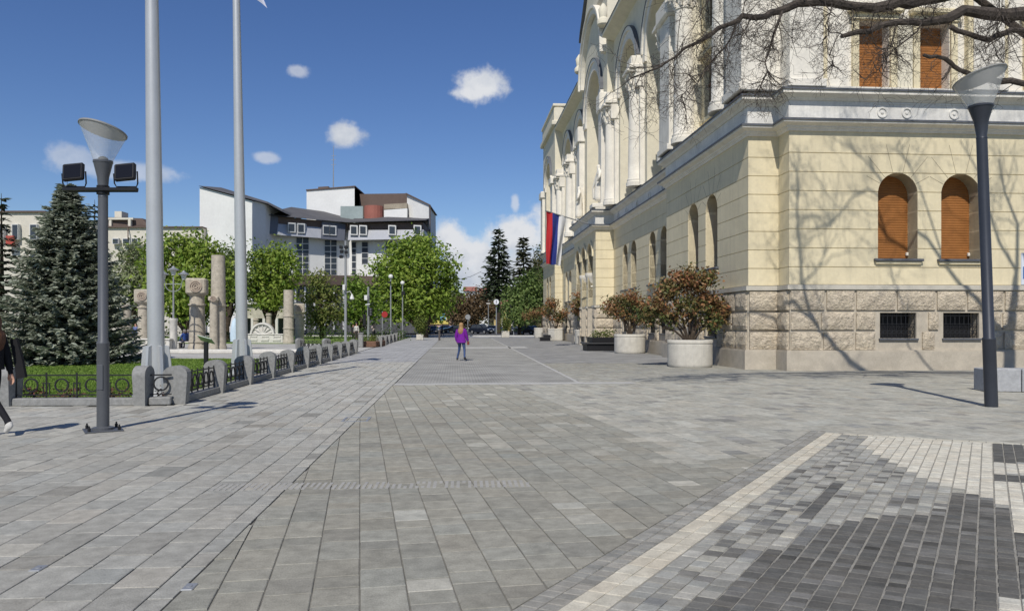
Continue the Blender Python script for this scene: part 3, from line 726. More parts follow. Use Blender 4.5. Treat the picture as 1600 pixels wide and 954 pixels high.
for s in (12, 14, 17, 20, 23, 25.5):
    b = MB(); b.arc(s, 9.05, .16, .24, -.78, -.70, TR, 14, 0, 2 * math.pi); b.build('frieze_roundel', m_band, fz)
# ---- upper storey
ZU = 9.95
def column(T, s, n, z0, z1, r, cap=1.2):
    x, y, _ = T(s, n, 0); b = MB()
    b.lathe([(r * 1.28, z0), (r * 1.28, z0 + .25), (r * 1.15, z0 + .3), (r * 1.18, z0 + .4), (r * 1.02, z0 + .5), (r, z0 + 1.5), (r * .88, z1 - cap - .12), (r * .98, z1 - cap - .08), (r * .98, z1 - cap)], (x, y, 0), 16)
    sh = b.build('column', m_white, PAL, smooth=True)
    b = MB(); zc = z1 - cap; b.lathe([(r * .9, zc), (r * .92, zc + cap * .35), (r * 1.05, zc + cap * .6), (r * 1.3, zc + cap * .85)], (x, y, 0), 16)
    for row, (zz, rr, nn) in enumerate(((zc + .02, .95, 9), (zc + cap * .32, 1.02, 9))):
        for i in range(nn):
            a = 2 * math.pi * (i + .5 * row) / nn; ca, sa = math.cos(a), math.sin(a)
            b.tube([(x + ca * r * rr, y + sa * r * rr, zz), (x + ca * r * (rr + .12), y + sa * r * (rr + .12), zz + cap * .22), (x + ca * r * (rr + .38), y + sa * r * (rr + .38), zz + cap * .36), (x + ca * r * (rr + .42), y + sa * r * (rr + .42), zz + cap * .26)], [r * .17, r * .17, r * .12, r * .05], 5)
    for i in range(4):
        a = math.pi / 4 + i * math.pi / 2 + TH; b.blob((x + math.cos(a) * r * 1.35, y + math.sin(a) * r * 1.35, zc + cap * .78), r * .28, 7, 5)
    TT = lambda p, q, z: (x + DU.x * p + DV.x * q, y + DU.y * p + DV.y * q, z)
    b.cbox(-r * 1.5, r * 1.5, -r * 1.5, r * 1.5, z1 - cap * .14, z1, .03, TT); b.build('capital', m_white, sh)
def arch_bay(s, n, rin, rout, zs, ztop, s0, s1, rec=1.0):
    """tall arched recess with archivolt and its inner wall with windows"""
    b = MB(); ops = [(s, 2 * rin, ZU - .1, zs + rin, True)]
    wall_slab(b, TR, ZU, ztop, s0, s1, ops, n, n - rec); b.build('upper_wall', m_cream, PAL)
    b = MB(); b.arc(s, zs, rin, rout - .22, n - .02, n + .12, TR, 24); b.arc(s, zs, rout - .24, rout, n - .02, n + .22, TR, 24)
    for sg in (-1, 1): b.box(s + sg * rin + (0 if sg > 0 else -(rout - rin)), s + sg * rin + ((rout - rin) if sg > 0 else 0), n, n + .14, zs - .55, zs, TR)
    av = b.build('archivolt', m_white, PAL)
    b = MB(); b.arc(s, zs, rout, rout + .05, n - .02, n + .26, TR, 24, .15, math.pi - .15); b.build('arch_flashing', m_flash, av)
    b = MB(); io = [(s - rin * .5, rin * .62, ZU + .9, 13.4, False), (s + rin * .5, rin * .62, ZU + .9, 13.4, False), (s - rin * .45, rin * .6, 14.6, 18.2, True), (s + rin * .45, rin * .6, 14.6, 18.2, True)]
    wall_slab(b, TR, ZU, zs + rin + .1, s - rin - .3, s + rin + .3, io, n - rec + .02, n - rec - .35); b.build('inner_wall', m_plaster, PAL)
    for sc, w, zb, zt, ar in io:
        b = MB(); b.box(sc - w / 2 - .05, sc + w / 2 + .05, n - rec - .25, n - rec - .2, zb - .05, zt + .05, TR); p = b.build('upper_pane', mat('dark_glass', (.05, .035, .025), .15, .1, 1), PAL)
        b = MB(); b.box(sc - .04, sc + .04, n - rec - .2, n - rec - .14, zb, zt, TR); b.box(sc - w / 2, sc + w / 2, n - rec - .199, n - rec - .15, zb + (zt - zb) * .6, zb + (zt - zb) * .6 + .08, TR); b.build('window_bar', mat('brown_frame', (.12, .05, .025), .5, .1, 3), p)
        b = MB(); b.cbox(sc - w / 2 - .2, sc + w / 2 + .2, n - rec, n - rec + .22, zb - .2, zb - .02, .02, TR)
        if not ar: b.cbox(sc - w / 2 - .25, sc + w / 2 + .25, n - rec, n - rec + .28, zt + .2, zt + .38, .03, TR)
        b.build('upper_sill', m_plaster, PAL)
m_cream = mat('cream_stucco', (.68, .63, .50), .9, .07, 1.5, .15, 50, stain=.12)
for s in (15.3, 22.7): arch_bay(s, -.8, 2.45, 3.2, 17.7, 22.0, 11.0 if s < 19 else 19.0, 19.0 if s < 19 else 27.5)
for s in (42.0, 49.3): arch_bay(s, -.8, 2.45, 3.2, 17.7, 22.0, 38.0 if s < 45 else 45.6, 45.6 if s < 45 else 53.6)
arch_bay(5.35, 0, 2.3, 3.0, 18.0, 24.5, 0, 10.9, .8)
arch_bay(58.9, 0, 2.3, 3.0, 17.4, 24.5, 53.5, 64.3, .8)
arch_bay(32.75, -.35, 3.1, 3.95, 18.3, 26.2, 27.4, 38.1, 1.3)
for s, n in ((11.9, -.35), (19.0, -.35), (26.3, -.35), (39.2, -.35), (45.65, -.35), (52.6, -.35)):
    b = MB(); b.cbox(s - .7, s + .7, n - .75, n - .16, ZU, 15.8, .02, TR); b.cbox(s - .75, s + .75, n - .8, n + .1, 15.8, 16.9, .06, TR); b.build('pilaster', m_white, PAL)
    column(TR, s, n - .06, ZU, 16.9, .45)
    b = MB(); b.cbox(s - .8, s + .8, n - .7, n + .5, 16.9, 17.15, .04, TR); b.cbox(s - .6, s + .6, n - .6, n + .35, 17.15, 17.7, .03, TR); b.build('impost_block', m_white, PAL)
for s0, s1 in ((-.12, 1.5), (9.2, 10.82), (53.48, 55.1), (62.7, 64.4)):
    b = MB(); b.cbox(s0, s1, -1.3, .3, ZU, 16.4, .02, TR); b.cbox(s0 - .12, s1 + .12, -1.3, .42, ZU, ZU + .3, .03, TR); b.cbox(s0 - .15, s1 + .15, -1.3, .5, 16.4, 17.2, .08, TR); b.build('corner_pilaster', m_white, PAL)
for s in (8.0, 2.75): column(TR, s, -.1, ZU, 17.4, .5)
for s in (27.9, 37.6):
    b = MB(); b.cbox(s - .55, s + .55, -.6, .1, ZU, 16.9, .02, TR); b.cbox(s - .7, s + .7, -.6, .25, 16.9, 18.2, .08, TR); b.build('pilaster', m_white, PAL)
# the front upper wall
b = MB(); wall_slab(b, TF, ZU, 24.5, .03, 15, [(3.2, 1.12, ZU + .02, 12.35, False), (5.45, 1.12, ZU + .02, 12.35, False), (9.6, 1.12, ZU + .02, 12.35, False)], -.25, -1.6); b.build('upper_wall', m_white, PAL)
for u0, u1 in ((0, 1.22), (6.75, 7.9), (12, 13.2)):
    b = MB(); b.cbox(u0, u1, -1.0, .05, ZU, 24, .015, TF); b.cbox(u0 - .08, u1 + .08, -.4, .15, ZU - .06, ZU + .22, .02, TF); b.build('pilaster', m_white, PAL)
    b = MB(); b.box(u1 + .001, u1 + .17, -.3, -.02, ZU, 24, TF); b.box(u0 - .17, u0 - .001, -.3, -.02, ZU, 24, TF) if u0 > 1 else None; b.build('pilaster_edge', m_plaster, PAL)
for u in (3.2, 5.45, 9.6):
    w = 1.12; b = MB(); b.box(u - w / 2 - .02, u + w / 2 + .02, -.75, -.70, ZU, 12.4, TF); slats(b, TF, (u, w + .04, ZU, 12.4, False), -.68); b.build('roller_shutter', m_shut, PAL, fix=False)
    b = MB()
    for sg in (-1, 1): b.cbox(u + sg * (w / 2 + .02) - (.24 if sg < 0 else 0), u + sg * (w / 2 + .02) + (.24 if sg > 0 else 0), -.4, -.14, ZU, 12.37, .01, TF)
    b.cbox(u - w / 2 - .3, u + w / 2 + .3, -.4, -.08, 12.37, 12.6, .02, TF); b.cbox(u - w / 2 - .4, u + w / 2 + .4, -.4, .1, 12.6, 12.78, .03, TF)
    b.build('window_surround', m_plaster, PAL)
b = MB(); b.cbox(3.2 + .84, 5.45 - .84, -.4, -.17, ZU, 12.36, .01, TF); b.build('window_pier', m_cream, PAL)
# eaves, central gable and block parapets
for s0, s1 in ((10.95, 27.3), (38.2, 53.4)):
    b = MB(); b.prism([(-1.6, 22.0), (-.8, 21.8), (-.15, 22.05), (.05, 22.1), (.05, 22.32), (-1.6, 22.6)], s0, s1, lambda n, s, z: TR(s, n, z)); b.build('eaves', m_cream, PAL)
    b = MB(); b.prism([(-8, 25.5), (-1.7, 22.62), (.09, 22.33), (.09, 22.36), (-1.7, 22.66), (-8, 25.6)], s0, s1, lambda n, s, z: TR(s, n, z)); b.build('roof_slope', m_flash, PAL)
b = MB(); gz = [(27.4, 26.2), (27.4, 25.4), (38.1, 25.4), (38.1, 26.2), (36.5, 27.6), (34.6, 29.4), (32.75, 30.0), (30.9, 29.4), (29.0, 27.6)]
b.prism(gz, -.35, -1.6, TR); b.build('gable', m_cream, PAL)
b = MB(); gl = [(38.5, 26.0), (38.1, 26.5), (36.5, 27.9), (34.6, 29.7), (32.75, 30.3), (30.9, 29.7), (29.0, 27.9), (27.4, 26.5)]
b.prism(gl + [(x, z - .25) for x, z in gl[::-1]], -1.7, -.1, TR); b.build('gable_coping', m_flash, PAL)
b = MB(); b.arc(32.75, 21.3, 4.35, 4.75, -.4, -.02, TR, 30); b.arc(32.75, 21.3, 4.75, 4.95, -.4, .12, TR, 30); b.build('gable_hood', m_white, PAL)
for s in (27.6, 38.0):
    b = MB(); b.lathe([(.35, 23.0), (.45, 23.1), (.45, 23.4), (.28, 23.6), (.36, 24.2), (.1, 24.6)], TR(s, -.1, 0), 10); b.build('gable_urn', m_cream, PAL, smooth=True)
for s0, s1 in ((0, 10.7), (53.6, 64.3)):
    b = MB(); b.cbox(s0 - .3, s1 + .3, -3, .35, 22.6, 23.1, .08, TR); b.cbox(s0, s1, -3, .1, 23.1, 24.6, .02, TR); b.cbox(s0 - .15, s1 + .15, -3, .22, 24.6, 24.9, .05, TR); b.build('parapet', m_cream, PAL)
b = MB(); b.box(.3, 64, -14, -2.6, 8, 21.5, TR); b.box(.5, 15, -12, -1.7, 0, 21.5, TF); b.build('building_mass', m_cream, PAL)
# relief in the central arch: spread-winged eagle
b = MB(); ec = 32.4; zc = 19.3
for sg in (-1, 1):
    for k in range(6): b.tube([TR(ec + sg * .2, -1.2, zc + .3), TR(ec + sg * (.7 + .12 * k), -1.05, zc + .9 - .25 * k), TR(ec + sg * (1.0 + .1 * k), -1.1, zc + .4 - .42 * k)], [.2, .2, .06], 6)
b.tube([TR(ec, -1.3, zc - 1.6), TR(ec, -1.1, zc - .5), TR(ec, -1., zc + .4), TR(ec, -.95, zc + 1.0)], [.12, .4, .38, .2], 8); b.blob(TR(ec, -.9, zc + 1.25), .25)
b.tube([TR(ec, -1.4, zc - 1.4), TR(ec, -1.4, zc - 3.0)], [.4, .7], 8)
b.build('eagle_relief', m_band, PAL, smooth=True)
# ================================================================== street furniture on the left
def rotated(base, rz=0, lean=(0, 0)):
    c, s_ = math.cos(rz), math.sin(rz)
    return lambda x, y, z: (base[0] + x * c - y * s_ + lean[0] * z, base[1] + x * s_ + y * c + lean[1] * z, base[2] + z)
def street_lamp(base, label, h_pole, r0, r1, cup, disc_r, disc_z, tilt, mpole, lean=(0, 0), plate=True, rim=0.0, band=None):
    t = thing('street_lamp', base, label, 'street lamp'); T = rotated(base, 0, lean)
    b = MB(); b.lathe([(r0, 0), (r0, 1.3), (r0 * 1.04, 1.31), (r0 * 1.04, 1.33), (r1, 1.36), (r1 * .97, h_pole)], n=20, T=T); b.build('pole', mpole, t, smooth=True)
    b = MB(); z = h_pole; b.lathe([(r1 * 1.02, z - .02), (r1 * .9, z + .02), (cup * .62, z + (disc_z - z) * .28), (cup, z + (disc_z - z) * .5), (cup * 1.04, z + (disc_z - z) * .5), (cup * 1.04, z + (disc_z - z) * .53)], n=20, T=T); b.build('lamp_cup', mpole, t, smooth=True)
    zc = z + (disc_z - z) * .52; Rm = Matrix.Rotation(tilt[0], 3, 'X') @ Matrix.Rotation(tilt[1], 3, 'Y')
    def D(x, y, zz): p = Rm @ Vector((x, y, zz)); return T(p.x, p.y, disc_z + p.z)
    n = 28; v = []; F = []
    for i in range(n): a = 2 * math.pi * i / n; v.append(T(cup * .96 * math.cos(a), cup * .96 * math.sin(a), zc))
    for i in range(n): a = 2 * math.pi * i / n; v.append(D(disc_r * .97 * math.cos(a), disc_r * .97 * math.sin(a), -.01))
    b = MB(); b.add(v, [(i, (i + 1) % n, n + (i + 1) % n, n + i) for i in range(n)]); b.build('glass_cone', m_glass, t, smooth=True)
    b = MB(); b.lathe([(.001, .05), (disc_r * .5, .045), (disc_r, .012), (disc_r, -.012), (disc_r * .94, -.016), (disc_r * .7, .004), (.001, .02)], n=32, T=D); b.build('reflector_disc', m_disc, t, smooth=True)
    b = MB(); b.lathe([(cup * .55, zc), (cup * .5, zc + .05), (cup * .3, zc + .07), (.001, zc + .08)], n=14, T=T); b.build('light_source', m_blk, t, smooth=True)
    if plate:
        b = MB(); b.cbox(-.26, .26, -.26, .26, .0, .018, .004, rotated(base, R(33))); b.lathe([(r0 * 1.7, .018), (r0 * 1.7, .05), (r0, .065)], n=20, T=T); b.build('base_plate', mpole, t)
        for sx in (-1, 1):
            for sy in (-1, 1): b = MB(); b.lathe([(.022, .018), (.022, .07), (.012, .072), (.012, .1)], n=8, T=lambda x, y, z: rotated(base, R(33))(x + sx * .2, y + sy * .2, z)); b.build('bolt', m_blk, t)
    return t, T
LB = G(161, 672)
t, T = street_lamp(LB, 'grey street lamp with two black floodlights on a crossbar', 3.55, .088, .072, .135, .345, 4.55, (R(-12), R(11)), m_lamp)
b = MB(); b.cbox(-.045, .045, -.094, -.08, .62, 1.0, .006, T); b.build('access_door', m_lamp, t)
b = MB(); b.cbox(-.56, .56, -.05, .02, 3.61, 3.66, .006, lambda x, y, z: T(x, y - .06, z)); b.cbox(-.54, .54, .03, .05, 3.60, 3.64, .004, lambda x, y, z: T(x, y - .06, z)); b.lathe([(.09, 3.57), (.09, 3.7)], n=16, T=T); b.build('crossbar', m_blk, t)
for sx in (-.375, .40):
    Rm = Matrix.Rotation(R(-14), 3, 'X') @ Matrix.Rotation(R(-6), 3, 'Y')
    def FT(x, y, z, sx=sx): p = Rm @ Vector((x, y, z)); return T(sx + p.x, p.y - .12, 3.88 + p.z)
    b = MB(); b.cbox(-.155, .155, -.045, .03, -.135, .135, .018, FT); fl = b.build('floodlight', m_blk, t)
    b = MB(); b.cbox(-.125, .125, -.05, -.044, -.105, .105, .002, FT); b.build('floodlight_lens', mat('lens_glass', (.012, .012, .014), .12, 0), fl)
    b = MB(); b.tube([FT(-.175, 0, .0), T(sx - .175, -.1, 3.72), T(sx - .15, -.09, 3.67), T(sx + .15, -.09, 3.67), T(sx + .175, -.1, 3.72), FT(.175, 0, 0)], .011, 6); b.build('bracket', m_blk, fl)
street_lamp(G(1549, 635), 'dark grey street lamp in front of the palace windows, slightly leaning', 5.25, .118, .10, .215, .49, 6.42, (R(-11), R(-13)), m_lampd, (-.036, 0), False)
# flagpoles
def flagpole(base, h, r0, r1, label, rz, lean):
    t = thing('flagpole', base, label, 'flagpole'); T = rotated(base, 0, (lean, 0))
    b = MB(); b.lathe([(r0, 0), (r0 * .97, h * .3), (r1, h), (r1 * 1.6, h + .02), (r1 * 1.6, h + .1), (.01, h + .16)], n=22, T=T); b.build('pole', m_pole, t, smooth=True)
    for i in range(6):
        a = rz + i * math.pi / 3; c, s_ = math.cos(a), math.sin(a)
        TT = lambda x, y, z: T(x * c - y * s_, x * s_ + y * c, z)
        b = MB(); b.prism([(r0 * .9, .06), (r0 * 2.0, .06), (r0 * 1.95, .3), (r0 * 1.5, 1.12), (r0 * .95, 1.15)], -.03, .03, TT); b.build('base_fin', m_pole, t)
    b = MB(); b.lathe([(r0 * 2.8, -.02), (r0 * 2.8, .06)], n=22, T=T); b.build('base_ring', m_pole, t)
    return T
fp1 = Vector((Xx(245, 17.0), 17.0, 0)); fp2 = Vector((Xx(379, 24.3), 24.3, 0))
flagpole(fp1, 13.8, .178, .10, 'thicker and nearer of the two tall silver flagpoles', R(15), -.0125)
T2 = flagpole(fp2, 13.9, .178, .095, 'farther tall silver flagpole with a white flag at its top', R(12), -.0165)
b = MB(); nU, nV = 10, 16; v = []
for j in range(nV + 1):
    for i in range(nU + 1):
        a = i / nU; d = j / nV; x, y, z = T2(.12 + a * (.45 + .42 * d * d), .09 * math.sin(a * 9 + d * 3), 13.7 - d * (1.35 + .62 * a) - a * .15); v.append((x, y, z))
b.add(v, [(j * (nU + 1) + i, j * (nU + 1) + i + 1, (j + 1) * (nU + 1) + i + 1, (j + 1) * (nU + 1) + i) for j in range(nV) for i in range(nU)])
m_flagw = mat('white_flag_cloth', (.72, .73, .85), .9, .05, 2, transl=.3)
single(b, 'flag', m_flagw, T2(.1, 0, 13.7), 'limp white flag hanging from the farther flagpole', 'flag', smooth=True)
# ------------------------------------------------------------------ low fence: granite posts, granite kerb, iron panels
def post_mesh():
    b = MB(); L, wd, h = .24, .125, .60; v = []
    prof = [(-L, 0), (L, 0), (L, h)] + [(L * math.cos(a), h + .17 * math.sin(a)) for a in np.linspace(.25, math.pi - .25, 9)] + [(-L, h)]
    n = len(prof)
    for sg in (-1, 1):
        for x, z in prof: v.append((sg * wd * (.86 + .14 * min(1, z / .55)), x * (.82 + .18 * min(1, z / .55)), z))
    b.add(v, [tuple(range(n))[::-1], tuple(range(n, 2 * n))] + [(i, (i + 1) % n, n + (i + 1) % n, n + i) for i in range(n)])
    return b.mesh('fence_post', m_gran)
POST = post_mesh()
def panel_mesh(L, nbay):
    b = MB(); p = L / nbay; z0, z1 = .2, .60
    b.box(0, L, -.012, .012, z1 - .012, z1 + .012); b.box(0, L, -.011, .011, z0, z0 + .022)
    T = lambda s, n, z: (s, n, z)
    for i in range(nbay):
        c = (i + .5) * p; b.arc(c, .40, .115, .14, -.014, .014, T, 16, 0, 2 * math.pi)
        for x in (i * p, ): b.box(x - .012, x + .012, -.013, .013, .14, z1 + .05)
        for d in (-.06, .06):
            b.box(i * p + d - .008, i * p + d + .008, -.008, .008, .22, .43); 
        b.box(i * p - .075, i * p + .075, -.008, .008, .43, .45)
    b.box(L - .012, L + .012, -.013, .013, .14, z1 + .05)
    return b.mesh('iron_panel', m_iron)
def fence(name, pts, label, pan_bays, first=0, last=None):
    root = thing('low_fence', pts[0], label, 'fence', 'low fences round the park'); n = len(pts)
    pm = {}
    for i, p in enumerate(pts):
        d = (pts[min(i + 1, n - 1)] - pts[max(i - 1, 0)]); a = math.atan2(d.y, d.x)
        o = bpy.data.objects.new('post', POST); COL.objects.link(o); o.parent = root; o.location = p - pts[0]; o.rotation_euler = (0, 0, a + random.gauss(0, .02)); o.scale = (1, 1, random.uniform(.97, 1.03))
        if i < n - 1:
            d = pts[i + 1] - p; L = d.length; a = math.atan2(d.y, d.x); key = round(L, 2)
            if key not in pm:
                k = MB(); k.cbox(.1, L - .1, -.13, .13, 0, .15, .015); pm[key] = (panel_mesh(L - .24, max(1, round(pan_bays * L / 2.6))), k.mesh('kerb_stone', m_gran))
            for nm, me, sh in (('iron_panel', pm[key][0], .12), ('kerb_stone', pm[key][1], 0)):
                o = bpy.data.objects.new(nm, me); COL.objects.link(o); o.parent = root; o.location = p - pts[0] + d.normalized() * sh; o.rotation_euler = (0, 0, a)
    return root
FL = [Vector((FX(Y) - .02, Y, 0)) for Y in (15.6, 18.1, 20.6, 23.2, 25.9, 28.6, 31.3, 34.1, 36.9, 39.7, 42.6)]
fence('f', FL, 'long low iron fence with granite posts running along the avenue beside the flagpoles', 6)
fence('f', [Vector((Xx(226, 15.35), 15.3, 0)), Vector((Xx(18, 15.25), 15.2, 0)), Vector((-13.6, 15.2, 0))], 'low iron fence of rings facing us in front of the lawn, behind the lamp', 4)
b = MB(); cpt = [Vector((Xx(238, 15.4), 15.3, 0)), Vector((Xx(258, 15.3), 15.42, 0))]
b.cbox(-.2, .2, -.14, .14, 0, .16, .02, rotated((-7.03, 15.38, 0), R(15))); 
cr_ = single(b, 'kerb_piece', m_gran, Vector((-7.03, 15.38, 0)), 'short rounded granite kerb closing the fence corner below the nearer flagpole', 'kerb')
b = MB(); b.arc(0, .42, .12, .15, -.015, .015, rotated((-7.03, 15.38, 0), R(12)), 16, 0, 2 * math.pi); b.box(-.2, .2, -.012, .012, .58, .61, rotated((-7.03, 15.38, 0), R(12))); b.box(-.2, .2, -.012, .012, .2, .22, rotated((-7.03, 15.38, 0), R(12))); b.build('iron_panel', m_iron, cr_)
FL2 = [Vector((Xx(553, 43.5), 43.5, 0)), Vector((Xx(510, 45.5), 45.5, 0)), Vector((Xx(468, 47.5), 47.5, 0))]
fence('f', FL2, 'short return of the low fence turning in toward the stone columns', 5)
FL3 = [Vector((FX(Y) + .1 - .018 * (Y - 56), Y, 0)) for Y in (56, 60.5, 65, 70, 75.5, 81, 87, 93)]
fence('f', FL3, 'far stretch of low fence with pale posts beyond the flower bed', 6)
b = MB(); bx = Vector((Xx(564, 54), 54, 0)); b.cbox(-.16, .16, -.16, .16, 0, .95, .03, rotated(bx)); b.cbox(-.19, .19, -.19, .19, .95, 1.02, .02, rotated(bx))
single(b, 'stone_pillar', m_gran, bx, 'single grey stone pillar beside the brown flower bed', 'pillar')
b = MB(); bd = Vector((Xx(580, 55), 56.5, 0)); b.cbox(-.6, .45, -2, 2, 0, .42, .04, rotated(bd)); fb = single(b, 'flower_bed', mat('brown_edging', (.16, .09, .06), .9, .2, 4), bd, 'low brown-edged flower bed filled with greenery at the fence gap', 'flower bed')
# ------------------------------------------------------------------ columns of the old stone garden
def stone_col(px, ytop, w_px, ybase, Y, label, block=None, rings=(), taper=.9, groove=True):
    x = Xx(px, Y); base = Vector((x, Y, 0)); h = Hh(ytop, Y); r = w_px / 2400 * Y
    t = thing('stone_column', base, label, 'column', 'old stone columns on the inner square')
    zt = h if not block else Hh(block[1], Y)
    prof = [(r * 1.12, 0), (r * 1.12, .25), (r * 1.02, .32)]
    for k in range(1, 10):
        z = .32 + (zt - .32) * k / 9; prof.append((r * (1 - (1 - taper) * k / 9) * random.uniform(.996, 1.004), z))
    b = MB(); b.lathe(prof, base, 18); b.build('shaft', m_colst, t, smooth=True)
    for yr in rings: z = Hh(yr, Y); b = MB(); b.lathe([(r * 1.0, z - .05), (r * 1.1, z - .04), (r * 1.1, z + .05), (r * 1.0, z + .06)], base, 18); b.build('ring', m_colst, t)
    if block:
        wb = block[0] / 2400 * Y; T = rotated(base, R(14)); b = MB(); b.cbox(-wb, wb, -wb, wb, zt + .12, h, wb * .16, T); b.lathe([(r * .85, zt - .02), (wb * .95, zt + .16)], base, 14); bl = b.build('carved_block', m_colst, t)
        b = MB()
        for r0, r1 in ((.32, .42), (.5, .6), (.12, .22)): b.arc(0, (zt + h) / 2 + .05, wb * r0, wb * r1, -wb - .07, -wb + .04, T, 18, 0, 2 * math.pi)
        b.build('carving', mat('carved_limestone', (.44, .36, .29), .9, .15, 5), bl)
    return t
stone_col(341, 399, 23, 546, 48, 'tallest old stone column, without capital, left of the farther flagpole', rings=(477,), taper=.88)
stone_col(308, 435, 24, 545, 48.6, 'stone column topped by a big block with carved rings, beside the triple lamp', block=(30, 463), rings=(476, 534))
stone_col(334, 463, 13, 545, 47.4, 'slim dark pillar with a small basin capital in front of the tallest column', block=(15, 473))
stone_col(224, 452, 17, 540, 55, 'block-topped stone column half hidden behind the nearer flagpole', block=(23, 476), rings=(480,))
stone_col(451, 453, 16, 534, 66, 'tall plain stone column on the right of the fan-shaped relief', rings=(494, 513), taper=.95)
stone_col(468, 474, 14, 530, 68, 'short column with carved block beside the plain right column', block=(16, 491), rings=(493,))
stone_col(400, 497, 9, 523, 82, 'small round stone post, left one under the dark-trunked tree', rings=(500,))
stone_col(420, 489, 9, 523, 80, 'small round stone post with flared cap, right one under the dark-trunked tree', rings=(492,))
stone_col(196, 476, 18, 548, 45, 'broken column stump in the shade beside the blue spruce')
m_rel = m_whst
def relief_wall(px0, px1, yt, Y, label, fan):
    x0, x1 = Xx(px0, Y), Xx(px1, Y); h = Hh(yt, Y); t = thing('stone_balustrade', ((x0 + x1) / 2, Y, 0), label, 'balustrade')
    T = lambda s, n, z: (s, Y - n, z); b = MB(); b.cbox(x0, x1, -.2, .2, 0, h, .03, T); b.cbox(x0 - .05, x1 + .05, -.26, .26, h, h + .1, .03, T); b.build('wall', m_rel, t)
    n = max(2, int((x1 - x0) / .9)); w = (x1 - x0) / n
    for i in range(n):
        c = x0 + (i + .5) * w; b = MB()
        for z in (.25, h * .5, h - .12): b.box(c - w * .32, c + w * .32, .2, .26, z - .05, z + .05, T)
        b.box(c - w * .36, c - w * .25, .2, .262, .2, h - .07, T); b.build('carved_panel', m_rel, t)
    if fan:
        c = (x0 + x1) / 2 - .25; r = 1.05; b = MB(); b.arc(c, h + .02, r * .86, r, -.15, .3, T, 22); b.prism([(c + r * .9 * math.cos(a), h + r * .9 * math.sin(a)) for a in np.linspace(0, math.pi, 16)], -.12, .12, T)
        for a in np.linspace(.25, math.pi - .25, 7): b.tube([T(c, .18, h + .08), T(c + r * .8 * math.cos(a), .18, h + r * .8 * math.sin(a))], .05, 5)
        b.build('fan_relief', m_rel, t)
relief_wall(203, 267, 531, 45.5, 'white carved stone balustrade behind the nearer flagpole', False)
relief_wall(388, 443, 523, 66.5, 'white carved stone balustrade crowned by a half-round fan relief', True)
# triple-headed park lamp on a white stone post
pl = Vector((Xx(271, 46), 46, 0)); t = thing('park_lamp', pl, 'triple-headed park lamp standing on a white stone post', 'street lamp')
b = MB(); zp = Hh(497, 46); b.lathe([(.22, 0), (.22, zp - .2), (.25, zp - .15), (.25, zp)], pl, 14); b.build('stone_post', m_whst, t, smooth=True)
b = MB(); zt = Hh(432, 46); b.tube([(pl.x, pl.y, zp), (pl.x, pl.y, zt)], [.06, .045], 8); b.box(-.48, .48, -.02, .02, Hh(444, 46), Hh(444, 46) + .04, rotated(pl))
b.tube([(pl.x + .48 * math.cos(a), pl.y, Hh(444, 46) + .48 * math.sin(a) * .9) for a in np.linspace(math.pi, 2 * math.pi, 12)], .025, 6)
for dx in (-.56, .56): b.tube([(pl.x + dx * .86, pl.y, Hh(444, 46)), (pl.x + dx, pl.y, Hh(436, 46))], .02, 6)
b.build('stand', m_steel, t)
for dx, yb in ((0, 430), (-.62, 437), (.62, 437)):
    z = Hh(yb, 46); b = MB(); b.lathe([(.10, z), (.17, z + .30), (.18, z + .32)], (pl.x + dx, pl.y, 0), 12); hd = b.build('lantern', mat('lantern_glass', (.55, .57, .55), .3, .05, 3), t)
    b = MB(); b.lathe([(.34, z + .30), (.35, z + .33), (.12, z + .45), (.04, z + .56)], (pl.x + dx, pl.y, 0), 14); b.build('lantern_cap', m_steel, hd)
# information desk on the lawn, pale blue folded parasol
ib = Vector((Xx(322, 27), 27, 0)); t = thing('information_desk', ib, 'slanted information board on a dark post in the lawn', 'sign')
b = MB(); b.cbox(-.07, .07, -.05, .05, 0, 1.0, .01, rotated(ib)); b.build('post', m_blk, t)
b = MB(); Rm = Matrix.Rotation(R(-28), 3, 'X') @ Matrix.Rotation(R(16), 3, 'Y')
def IT(x, y, z): p = Rm @ Vector((x, y, z)); return (ib.x + p.x, ib.y + p.y, 1.08 + p.z)
b.cbox(-.27, .27, -.2, .2, -.015, .015, .006, IT); b.build('panel', mat('pale_panel', (.42, .48, .42), .35, .05, 3), t)
pb = Vector((Xx(367, 57), 57, 0)); t = thing('parasol', pb, 'pale blue folded parasol beside the farther flagpole', 'parasol')
b = MB(); b.lathe([(.32, .35), (.35, .8), (.30, 1.4), (.2, 1.9), (.03, 2.1)], pb, 12); b.build('canopy', mat('pale_blue_cloth', (.50, .62, .70), .8, .08, 3), t, smooth=True)
b = MB(); b.tube([(pb.x, pb.y, 0), (pb.x, pb.y, 2.2)], .03, 6); b.lathe([(.3, 0), (.3, .08)], pb, 12); b.build('stand', m_steel, t)
b = MB(); b.cbox(-16, 7.8, -.3, .3, 0, .22, .03, rotated((Xx(300, 44), 43.0, 0), 0)); st = single(b, 'stone_step', m_whst, Vector((Xx(300, 44), 43.0, 0)), 'low pale stone step edging the inner square behind the lawn', 'step')
